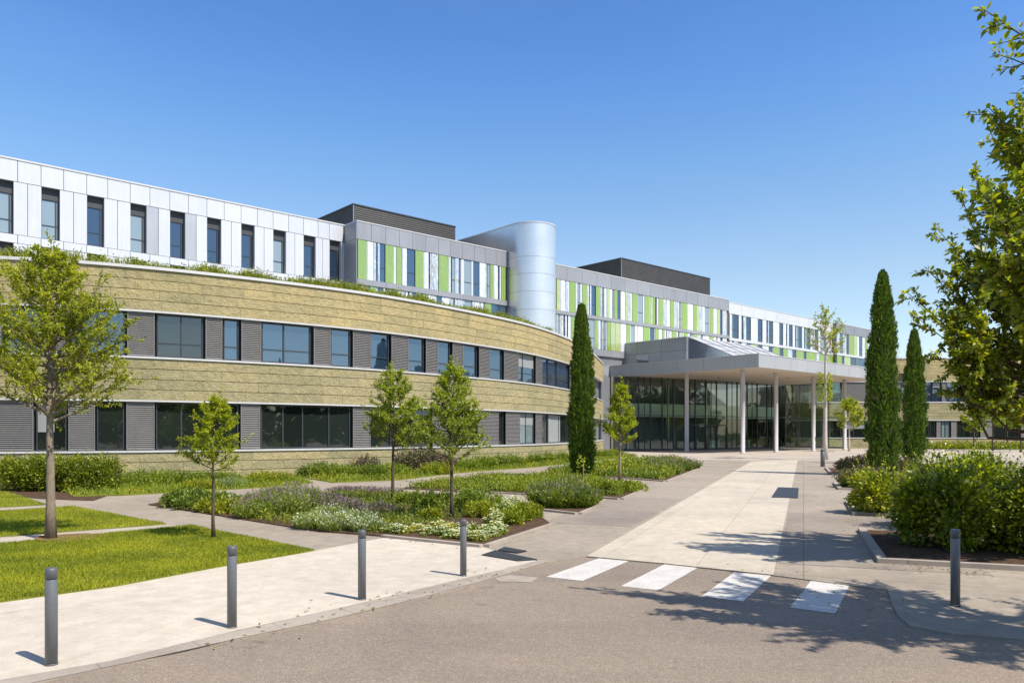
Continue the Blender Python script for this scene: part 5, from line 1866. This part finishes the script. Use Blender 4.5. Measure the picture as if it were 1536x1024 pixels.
# bed soil sheets with stone edging
def bed(px, kerb_edges, z=0.03, name='planting_bed'):
    p = GP(px)
    mb = MB(); mb.prism(p, -0.01, z); tag(mb.build(name, 'soil'), kind='structure')
    if kerb_edges:
        mb = MB()
        for a, b in kerb_edges:
            A, B = np.array(p[a]), np.array(p[b])
            d = unit(B - A); n = np.array([d[1], -d[0]])
            c = np.array(p).mean(0)
            if np.dot(n, A - c) < 0: n = -n
            w_ = 0.13
            mb.prism([tuple(A), tuple(A + n * w_), tuple(B + n * w_ + d * 0.0), tuple(B)] if np.cross(d, n) < 0 else [tuple(A), tuple(B), tuple(B + n * w_), tuple(A + n * w_)], -0.01, 0.06)
        tag(mb.build('bed_kerb', 'kerb_stone'), kind='structure')
    return p


def cover(poly, n, h, mats, label, seed, wd=0.022, leafy=0.6, gap=0.0, cat='ground cover'):
    rng = np.random.default_rng(seed)
    p = sample_poly(poly, n, rng)
    m = 0.5 + 0.5 * np.sin(p[:, 0] * 1.9 + 2 * np.sin(p[:, 1] * 0.9 + seed)) * np.cos(p[:, 1] * 1.3 + np.sin(p[:, 0] * 1.1))
    if gap:
        keep = rng.random(len(p)) > gap * (1 - m)
        p, m = p[keep], m[keep]
    k = len(p)
    pos = np.column_stack([p, np.full(k, 0.03)])
    ax = rng.normal(size=pos.shape) * 0.42; ax[:, 2] = 1
    ax = unit(ax)
    ln = h * (0.55 + 0.6 * m) * (0.55 + 0.7 * rng.random(k))
    sets = []
    pick = rng.random(k) * 0.5 + m * 0.5
    edges = np.quantile(pick, np.concatenate([[0], np.cumsum([fr for _, fr in mats])]))
    for (mname, fr), e0, e1 in zip(mats, edges[:-1], edges[1:]):
        sel = (pick >= e0) & (pick <= e1)
        kk = sel.sum()
        V, pat = blade_arrays(pos[sel], ax[sel], ln[sel], wd * (0.7 + 0.7 * rng.random(kk)), rng.random(kk) * 6.28)
        sets.append((V, pat, mname))
        q = pos[sel] + ax[sel] * (ln[sel] * rng.random(kk))[:, None]
        V, pat = leaf_arrays(q, rdirs(kk, rng) + np.array([0, 0, 0.6]), rdirs(kk, rng) + np.array([0, 0, .6]), h * 0.34, h * 0.15)
        sets.append((V, pat, mname))
    g = soup('ground_cover', sets)
    tag(g, label, cat, kind='stuff')


# --- bed with lavender and white flowers
bedM_px = [(222, 757), (330, 774), (393, 784), (475, 797), (577, 805), (725, 820), (827, 787), (806, 771), (700, 752), (620, 743), (531, 737), (440, 741), (380, 745), (270, 748)]
pM = bed(bedM_px, [(4, 5), (5, 6)])
cover(GP([(240, 757), (330, 771), (400, 783), (470, 793), (560, 801), (640, 790), (700, 778), (790, 776), (795, 771), (700, 754), (620, 745), (531, 740), (440, 743), (380, 747), (290, 750)]), 11000, 0.24,
      (('bed_leaf_dark', 0.3), ('bed_leaf', 0.45), ('lavender_leaf', 0.15), ('bed_leaf_yellow', 0.1)), 'mixed green ground cover of the middle flower bed', 71, 0.02, gap=0.5)
for i, (px, y, r, h) in enumerate(((388, 776, 0.62, 0.75), (425, 772, 0.7, 0.85), (462, 764, 0.6, 0.8), (440, 758, 0.7, 0.85), (405, 762, 0.62, 0.8))):
    spiky('lavender', 'bushy lavender with mauve spikes beside the diagonal path', G(px, y), r, h, 900, (('lavender_leaf', 0.5), ('bed_leaf', 0.5)), 200 + i, 'lavender in the middle flower bed', tip=('lavender_flower', 0.13, 0.10, 0.022))
for i, (px, y, r, h) in enumerate(((470, 792, 0.5, 0.5), (505, 795, 0.5, 0.5), (495, 783, 0.55, 0.55), (535, 787, 0.5, 0.48), (548, 797, 0.4, 0.42))):
    spiky('silver_plant', 'silvery white-leaved cushion plant at the path edge of the bed', G(px, y), r, h, 1000, (('silver_leaf', 0.42), ('bed_leaf', 0.58)), 210 + i, 'silver-leaved plants in the middle flower bed', tip=('white_flower', 0.06, 0.045, 0.024))
for i, (px, y, r, h) in enumerate(((498, 766, 0.55, 0.55), (520, 771, 0.5, 0.5), (565, 776, 0.5, 0.45), (545, 741, 0.8, 0.32), (580, 743, 0.8, 0.3), (515, 741, 0.7, 0.3))):
    spiky('lavender', 'low purple lavender clump in the middle of the flower bed', G(px, y), r, h, 600, (('lavender_leaf', 0.6), ('mauve_leaf', 0.4)), 220 + i, 'low purple lavender in the flower bed', tip=('lavender_flower', 0.28, 0.09, 0.022))
for i, (px, y, r, h, mm) in enumerate(((262, 761, 0.55, 0.5, 'bed_leaf_dark'), (292, 764, 0.6, 0.6, 'bed_leaf_dark'), (318, 768, 0.5, 0.5, 'bed_leaf_yellow'), (345, 770, 0.55, 0.45, 'bed_leaf_yellow'), (285, 757, 0.6, 0.55, 'bed_leaf_dark'), (325, 757, 0.6, 0.5, 'bed_leaf'), (360, 760, 0.5, 0.4, 'silver_leaf'))):
    bush('low_shrub', 'low leafy shrub at the pointed left end of the flower bed', G(px, y), r, h, 1300, 0.085, ((mm, 0.7), ('bed_leaf', 0.3)), 230 + i, 'low shrubs at the left end of the flower bed', lumps=12)
for i, (px, y, r, h, mm) in enumerate(((640, 768, 0.55, 0.45, 'bed_leaf'), (615, 757, 0.6, 0.5, 'bed_leaf'), (655, 758, 0.6, 0.55, 'bed_leaf_dark'), (700, 768, 0.55, 0.6, 'bed_leaf_dark'), (722, 776, 0.5, 0.6, 'bed_leaf_yellow'), (735, 765, 0.6, 0.7, 'bed_leaf'), (705, 757, 0.6, 0.6, 'bed_leaf'), (645, 780, 0.4, 0.3, 'bed_leaf_yellow'))):
    bush('low_shrub', 'leafy green shrub around the foot of the two slender trees', G(px, y), r, h, 1500, 0.075, ((mm, 0.7), ('bed_leaf', 0.3)), 240 + i, 'green shrubs in the centre of the flower bed', lumps=14, shoots=8)
for i, (px, y, r, h) in enumerate(((765, 787, 0.36, 0.5), (785, 781, 0.36, 0.55), (798, 777, 0.32, 0.5))):
    bush('low_shrub', 'bright yellow-green shrub at the right corner of the flower bed', G(px, y), r, h, 1500, 0.07, (('bed_leaf_yellow', 0.45), ('bed_leaf', 0.55)), 250 + i, 'yellow-green shrubs at the right bed corner', lumps=12, shoots=6)
for i, (px, y, r) in enumerate(((625, 799, 0.40), (660, 803, 0.42), (690, 808, 0.40), (715, 811, 0.38), (735, 804, 0.42), (700, 797, 0.42), (660, 794, 0.4), (742, 795, 0.36), (595, 800, 0.35))):
    flower_mat('white_flower_clump', 'low clump of white flowers at the front corner of the bed', G(px, y), r, 0.18, 420, 'bed_leaf' if i % 3 else 'bed_leaf_yellow', 'white_flower', 130, 260 + i, 'white flower clumps at the bed front', 0.055)
for i, (px, y, r) in enumerate(((757, 770, 0.35), (770, 766, 0.35), (742, 790, 0.3))):
    flower_mat('white_flower_clump', 'taller white flower clump among shrubs near the right bed corner', G(px, y), r, 0.42, 420, 'bed_leaf', 'white_flower', 150, 280 + i, 'taller white flowers near the right bed corner', 0.06)

# --- beds along the stone wall
wall_bed1 = GP([(110, 745), (187, 743), (277, 738), (367, 733), (440, 728), (470, 724), (440, 716), (380, 712), (280, 712), (170, 712), (60, 716)])
mb = MB(); mb.prism(wall_bed1, -0.01, 0.03); tag(mb.build('planting_bed', 'lawn_soil'), kind='structure')
cover(wall_bed1, 9000, 0.26, (('bed_leaf_yellow', 0.3), ('cover_blade', 0.5), ('bed_leaf', 0.2)), 'yellow-green ground cover in the bed under the lower left windows', 81, 0.03)
mb = MB(); mb.sheet(GP([(0, 742), (60, 748), (140, 751), (160, 744), (70, 727), (0, 724)]), 0.012); tag(mb.build('planting_bed', 'soil'), kind='structure')
for i, (px, y, h, mm) in enumerate(((192, 731, 0.85, 'bed_leaf'), (215, 728, 0.95, 'bed_leaf_dark'), (238, 729, 0.9, 'bed_leaf'), (262, 727, 0.85, 'bed_leaf_dark'), (288, 726, 0.8, 'bed_leaf'), (312, 725, 0.75, 'bed_leaf_dark'), (338, 724, 0.7, 'bed_leaf'), (300, 733, 0.6, 'bed_leaf_yellow'), (345, 730, 0.55, 'silver_leaf'), (395, 723, 0.7, 'bed_leaf_yellow'), (420, 722, 0.6, 'bed_leaf_yellow'))):
    spiky('bed_plant', 'tufted green plant in the bed below the lower left windows', G(px, y), 0.75, h, 520, ((mm, 0.6), ('cover_blade', 0.4)), 300 + i, 'tufted plants in the left wall bed', 'plant', wd=0.04)
wall_bed2 = GP([(453, 716), (500, 724), (600, 720), (680, 710), (740, 705), (800, 701), (855, 695), (895, 691), (930, 687), (957, 684), (935, 681), (905, 681), (870, 684), (840, 686), (780, 690), (700, 697), (620, 701), (540, 705), (480, 708)])
mb = MB(); mb.prism(wall_bed2, -0.01, 0.03); tag(mb.build('planting_bed', 'lawn_soil'), kind='structure')
cover(wall_bed2, 13000, 0.32, (('bed_leaf_dark', 0.2), ('cover_blade', 0.5), ('bed_leaf_yellow', 0.3)), 'green ground cover along the foot of the curved stone wall', 82, 0.035)
rr_ = random.Random(9)
for i, (px, y, h, mm) in enumerate(((468, 714, 0.9, 'bed_leaf_dark'), (485, 715, 1.0, 'bed_leaf_dark'), (503, 716, 0.9, 'bed_leaf'), (522, 715, 0.8, 'bed_leaf'), (560, 715, 0.9, 'bed_leaf_dark'), (590, 713, 0.9, 'bed_leaf'), (655, 711, 0.9, 'bed_leaf_yellow'), (700, 705, 1.0, 'bed_leaf'), (725, 702, 1.1, 'bed_leaf'), (745, 700, 1.1, 'bed_leaf_dark'), (770, 699, 1.1, 'bed_leaf'), (795, 696, 1.2, 'bed_leaf_dark'), (815, 694, 1.2, 'bed_leaf'), (838, 692, 1.1, 'bed_leaf'), (905, 687, 1.1, 'bed_leaf'), (920, 685, 1.0, 'bed_leaf_yellow'))):
    spiky('bed_plant', 'tufted green plant at the foot of the curved stone wall', G(px, y), 0.95, h, 560, ((mm, 0.6), ('cover_blade', 0.4)), 330 + i, 'tufted plants along the curved wall', 'plant', wd=0.05)
for i, (px, y, h) in enumerate(((545, 711, 1.5), (612, 708, 1.9), (628, 707, 2.0), (645, 707, 1.8), (660, 706, 1.6))):
    spiky('smoke_shrub', 'tall dark mauve feathery shrub against the base of the stone wall', G(px, y), 0.9, h, 700, (('mauve_leaf', 0.8), ('bed_leaf_dark', 0.2)), 350 + i, 'mauve shrubs against the stone wall', 'shrub', wd=0.035, lean=0.35)

# --- grassy beds left of the plaza
bedN = [(600, 733), (688, 737), (799, 742), (884, 745), (930, 749), (966, 734), (940, 724), (890, 718), (858, 716), (740, 716), (665, 724)]
pN = bed(bedN, [(1, 2), (2, 3), (3, 4), (4, 5)])
cover(GP([(610, 732), (690, 735), (799, 740), (884, 742), (925, 745), (950, 735), (890, 719), (858, 717), (740, 717), (670, 725)]), 12000, 0.34, (('bed_leaf_dark', 0.25), ('cover_blade', 0.55), ('bed_leaf_yellow', 0.2)), 'lush green ground cover in the bed at the cypress foot', 83, 0.03)
bedO = [(795, 711), (930, 717), (998, 722), (1047, 703), (1020, 692), (972, 690), (893, 698), (855, 704)]
pO = bed(bedO, [(0, 1), (1, 2), (2, 3)])
cover(GP([(815, 710), (930, 716), (993, 720), (1040, 703), (1018, 693), (972, 691), (893, 699), (855, 705)]), 12000, 0.5, (('bed_leaf_dark', 0.25), ('cover_blade', 0.55), ('bed_leaf_yellow', 0.2)), 'green ground cover in the bed nearest the entrance', 84, 0.045)
bedN2 = [(800, 743), (812, 765), (867, 771), (894, 760), (882, 746)]
pN2 = bed(bedN2, [(1, 2), (2, 3)])
for i, (px, y, h, mm) in enumerate(((820, 757, 0.9, 'bed_leaf_dark'), (842, 761, 0.85, 'bed_leaf'), (865, 761, 0.85, 'bed_leaf_dark'), (875, 755, 0.75, 'bed_leaf'), (850, 750, 0.95, 'lavender_leaf'))):
    spiky('rosemary_shrub', 'upright rosemary-like shrub in the small square bed before the cypress', G(px, y), 0.6, h, 1100, ((mm, 0.6), ('bed_leaf', 0.4)), 370 + i, 'rosemary shrubs in the small square bed', 'shrub', tip=('lavender_flower', 0.12, 0.07, 0.025), wd=0.02)
for i, (px, y, h) in enumerate(((895, 741, 0.55), (915, 742, 0.55), (935, 739, 0.5), (950, 736, 0.45))):
    bush('low_shrub', 'round low green shrub at the plaza corner of the cypress bed', G(px, y), 0.6, h, 900, 0.09, (('bed_leaf', 0.7), ('bed_leaf_yellow', 0.3)), 380 + i, 'low shrubs at the plaza corner of the cypress bed', lumps=12)
for i, (px, y, h) in enumerate(((1000, 711, 0.85), (1018, 706, 0.85), (1032, 703, 0.8), (985, 704, 0.85), (1000, 699, 0.9))):
    spiky('lavender', 'grey-green lavender at the corner of the bed nearest the entrance', G(px, y), 0.9, h, 600, (('lavender_leaf', 0.5), ('bed_leaf_dark', 0.5)), 390 + i, 'lavender in the bed nearest the entrance', tip=('lavender_flower', 0.1, 0.12, 0.04), wd=0.04)
# young staked sapling
sp_b = G(873, 733)
sa = thing('sapling', 'tiny staked sapling with a few pale leaves in front of the cypress', 'sapling', (*sp_b, 0))
mb = MB(); mb.tube([(*sp_b, 0.0), (sp_b[0] + 0.02, sp_b[1], 1.25)], [0.014, 0.008], 6); mb.build('stem', 'dark_bark', sa)
mb = MB(); mb.tube([(sp_b[0] + 0.05, sp_b[1] - 0.03, 0.0), (sp_b[0] + 0.05, sp_b[1] - 0.03, 0.95)], [0.02, 0.02], 6); mb.build('stake', 'stake_wood', sa)
rng = np.random.default_rng(5)
k = 60
pp = np.column_stack([sp_b[0] + rng.normal(size=k) * 0.13, sp_b[1] + rng.normal(size=k) * 0.13, 0.75 + 0.65 * rng.random(k)])
V, pat = leaf_arrays(pp, rdirs(k, rng), rdirs(k, rng) + np.array([0, 0, 1]), 0.11, 0.06)
soup('foliage', [(V, pat, 'lime_tree_leaf')], sa)

# --- beds on the right of the plaza
def rbed(p0, p1, wid, poly_only=False):
    A, B = np.array(p0), np.array(p1)
    C = B + QA * wid; Dd = A + QA * wid
    poly = [tuple(A), tuple(Dd), tuple(C), tuple(B)]
    mb = MB(); mb.prism(poly, -0.01, 0.03); tag(mb.build('planting_bed', 'soil'), kind='structure')
    mb = MB()
    d = unit(B - A)
    mb.prism([tuple(A - QA * 0.16 - d * 0.16), tuple(A + QA * 0 - d * 0.16), tuple(B), tuple(B - QA * 0.16)], -0.01, 0.085)
    mb.prism([tuple(A - d * 0.16), tuple(Dd - d * 0.16), tuple(Dd), tuple(A)], -0.01, 0.085)
    tag(mb.build('bed_kerb', 'kerb_stone'), kind='structure')
    return poly


r4 = rbed(G(1330, 843), G(1298, 796), 9)
r3_ = rbed(G(1287, 772), G(1275, 753), 6)
r2_ = rbed(G(1263, 734), G(1255, 725), 6)
r1_ = rbed(G(1249, 711), G(1241, 702), 6)
cover(r3_, 2500, 0.2, (('bed_leaf_dark', 0.4), ('bed_leaf', 0.4), ('bed_leaf_yellow', 0.2)), 'low ground cover in the small bed left of the big bush', 91, 0.025, gap=0.4)
big = [((8.85, 15.6), 1.2, 1.6, 'broad glossy green bush nearest the plaza behind the right bollard'), ((10.6, 14.7), 1.45, 1.75, 'large glossy green bush right of the bollard at the frame edge'),
       ((10.6, 18.0), 1.5, 1.85, 'yellow-green bush behind the nearest glossy bush'), ((13.2, 17.4), 1.5, 1.85, 'dark green bush at the right frame edge behind the large one'), ((12.6, 14.2), 1.1, 1.5, 'glossy green bush partly outside the right frame edge')]
for i, (b_, r, h, lab) in enumerate(big):
    bush('leafy_bush', lab, b_, r, h, 13000, 0.10, (('shrub_leaf', 0.8), ('hedge_leaf', 0.2)) if i != 2 else (('hedge_leaf', 0.3), ('shrub_leaf', 0.7)), 400 + i, 'big glossy bushes right of the plaza', 'bush', lumps=46, fine=True, shoots=46)
bush('leafy_bush', 'small bush with reddish yellow shoots in front of the tallest cypress', (10.3, 21.6), 0.9, 1.35, 4200, 0.10, (('shrub_leaf', 0.6), ('bed_leaf_yellow', 0.4)), 410, 'big glossy bushes right of the plaza', 'bush', lumps=24, fine=True, shoots=26)
bush('leafy_bush', 'yellow-green bush before the shorter right cypress', (13.6, 22.5), 1.3, 1.6, 5200, 0.11, (('shrub_leaf', 0.6), ('bed_leaf_yellow', 0.4)), 411, 'big glossy bushes right of the plaza', 'bush', lumps=26, shoots=30)
bush('leafy_bush', 'green bush far right behind the yellow-green one', (17.2, 23.5), 1.5, 1.6, 5200, 0.11, (('shrub_leaf', 0.8), ('bed_leaf_yellow', 0.2)), 412, 'big glossy bushes right of the plaza', 'bush', lumps=26, shoots=30)
for i, (b_, r, h, lab) in enumerate((((14.6, 31.8), 1.05, 1.05, 'grey-green heath-like shrub in the second small bed'), ((16.2, 30.9), 0.9, 0.95, 'green shrub behind the heath-like one beside the tallest cypress'))):
    spiky('heath_shrub', lab, b_, r, h, 1500, (('bed_leaf_dark', 0.5), ('lavender_leaf', 0.5)), 420 + i, 'shrubs in the second small bed', 'shrub', tip=('mauve_leaf', 0.35, 0.1, 0.04), wd=0.03)
for i, (b_, r, h) in enumerate((((19.1, 42.6), 1.0, 1.05), ((20.4, 44.6), 1.0, 1.1), ((21.2, 41.8), 1.0, 1.0), ((22.6, 46.5), 1.0, 1.0))):
    spiky('heath_shrub', 'brownish green heath-like shrub in the bed at the tallest cypress foot', b_, r, h, 1000, (('lavender_leaf', 0.6), ('bed_leaf_dark', 0.4)), 430 + i, 'heath shrubs at the tallest cypress foot', 'shrub', tip=('mauve_leaf', 0.4, 0.14, 0.06), wd=0.045)

# far planting strip at the right building
fs_ = [(50, 107.5), (62, 107.0), (75, 108.2), (90, 112), (92, 108), (76, 102.5), (62, 102.5), (52, 105)]
mb = MB(); mb.sheet(fs_, 0.012); tag(mb.build('planting_bed', 'lawn_soil'), kind='structure')
cover(fs_, 7000, 1.0, (('bed_leaf_dark', 0.2), ('cover_blade', 0.5), ('bed_leaf_yellow', 0.3)), 'green ground cover along the foot of the beige stone building', 95, 0.12)


# a few dry leaves blown against the kerbs
rng = np.random.default_rng(77)
pl_ = []
for (A_, B_, n_, sp_d) in ((G(1330, 846), G(1500, 862), 60, 0.25), (G(1310, 826), G(1262, 735), 50, 0.3), (G(720, 822), G(824, 789), 40, 0.22), (G(1160, 858), G(1350, 930), 40, 0.5), (G(580, 808), G(720, 822), 25, 0.2), (G(300, 968), G(800, 846), 60, 0.25)):
    A_, B_ = np.array(A_), np.array(B_)
    f_ = rng.random((n_, 1))
    pl_.append(A_ + (B_ - A_) * f_ + rng.normal(size=(n_, 2)) * sp_d)
pl_ = np.concatenate(pl_)
pos = np.column_stack([pl_, np.full(len(pl_), 0.014)])
ax = rng.normal(size=pos.shape); ax[:, 2] *= 0.12
V, pat = leaf_arrays(pos, ax, np.tile([0, 0, 1.0], (len(pos), 1)) + rng.normal(size=pos.shape) * 0.15, 0.05 + 0.04 * rng.random(len(pos)), 0.03, 0.2)
V[:, :, 2] = np.maximum(V[:, :, 2], 0.009)
tag(soup('fallen_leaves', [(V, pat, 'dry_leaf')]), 'dry brown leaves scattered along the kerbs and bed edges', 'leaves', kind='stuff')

# wooded horizon behind the viewer and far to the right (seen in the glazing and past the buildings)
def treeline(label, pts, h, n, seed, leaf=1.1):
    rng = np.random.default_rng(seed)
    P = np.array(pts, float)
    seg = rng.integers(0, len(P) - 1, 1) if False else None
    nc = 150
    s = np.linspace(0, len(P) - 1.001, nc)
    i = s.astype(int)
    c = P[i] + (P[i + 1] - P[i]) * (s - i)[:, None] + rng.normal(size=(nc, 2)) * 2.5
    ch = h * (0.55 + 0.6 * rng.random(nc))
    cr = 2.6 + 2.2 * rng.random(nc)
    j = rng.integers(0, nc, n)
    d = rdirs(n, rng)
    q = rng.random(n) ** 0.35
    z = ch[j] * 0.52 * (1 + d[:, 2] * q)
    pos = np.column_stack([c[j, 0] + d[:, 0] * q * cr[j], c[j, 1] + d[:, 1] * q * cr[j], np.maximum(z, 0.1)])
    V, pat = leaf_arrays(pos, d + rng.normal(size=(n, 3)) * 0.5, rng.normal(size=(n, 3)) + np.array([0, 0, .8]), leaf * (0.6 + 0.7 * rng.random(n)), leaf * 0.7)
    g = soup('treeline', [(V, pat, 'far_leaf')])
    tag(g, label, 'trees', kind='stuff')


treeline('dense dark wood across the road, mirrored in the windows', [(-70, -50), (0, -60), (60, -55), (92, -20), (108, 20), (120, 60), (128, 84)], 14, 34000, 501, 1.5)
treeline('distant dark trees at the far right beyond the stone building', [(75, 135), (95, 132), (120, 125), (150, 110)], 9, 12000, 502, 1.3)
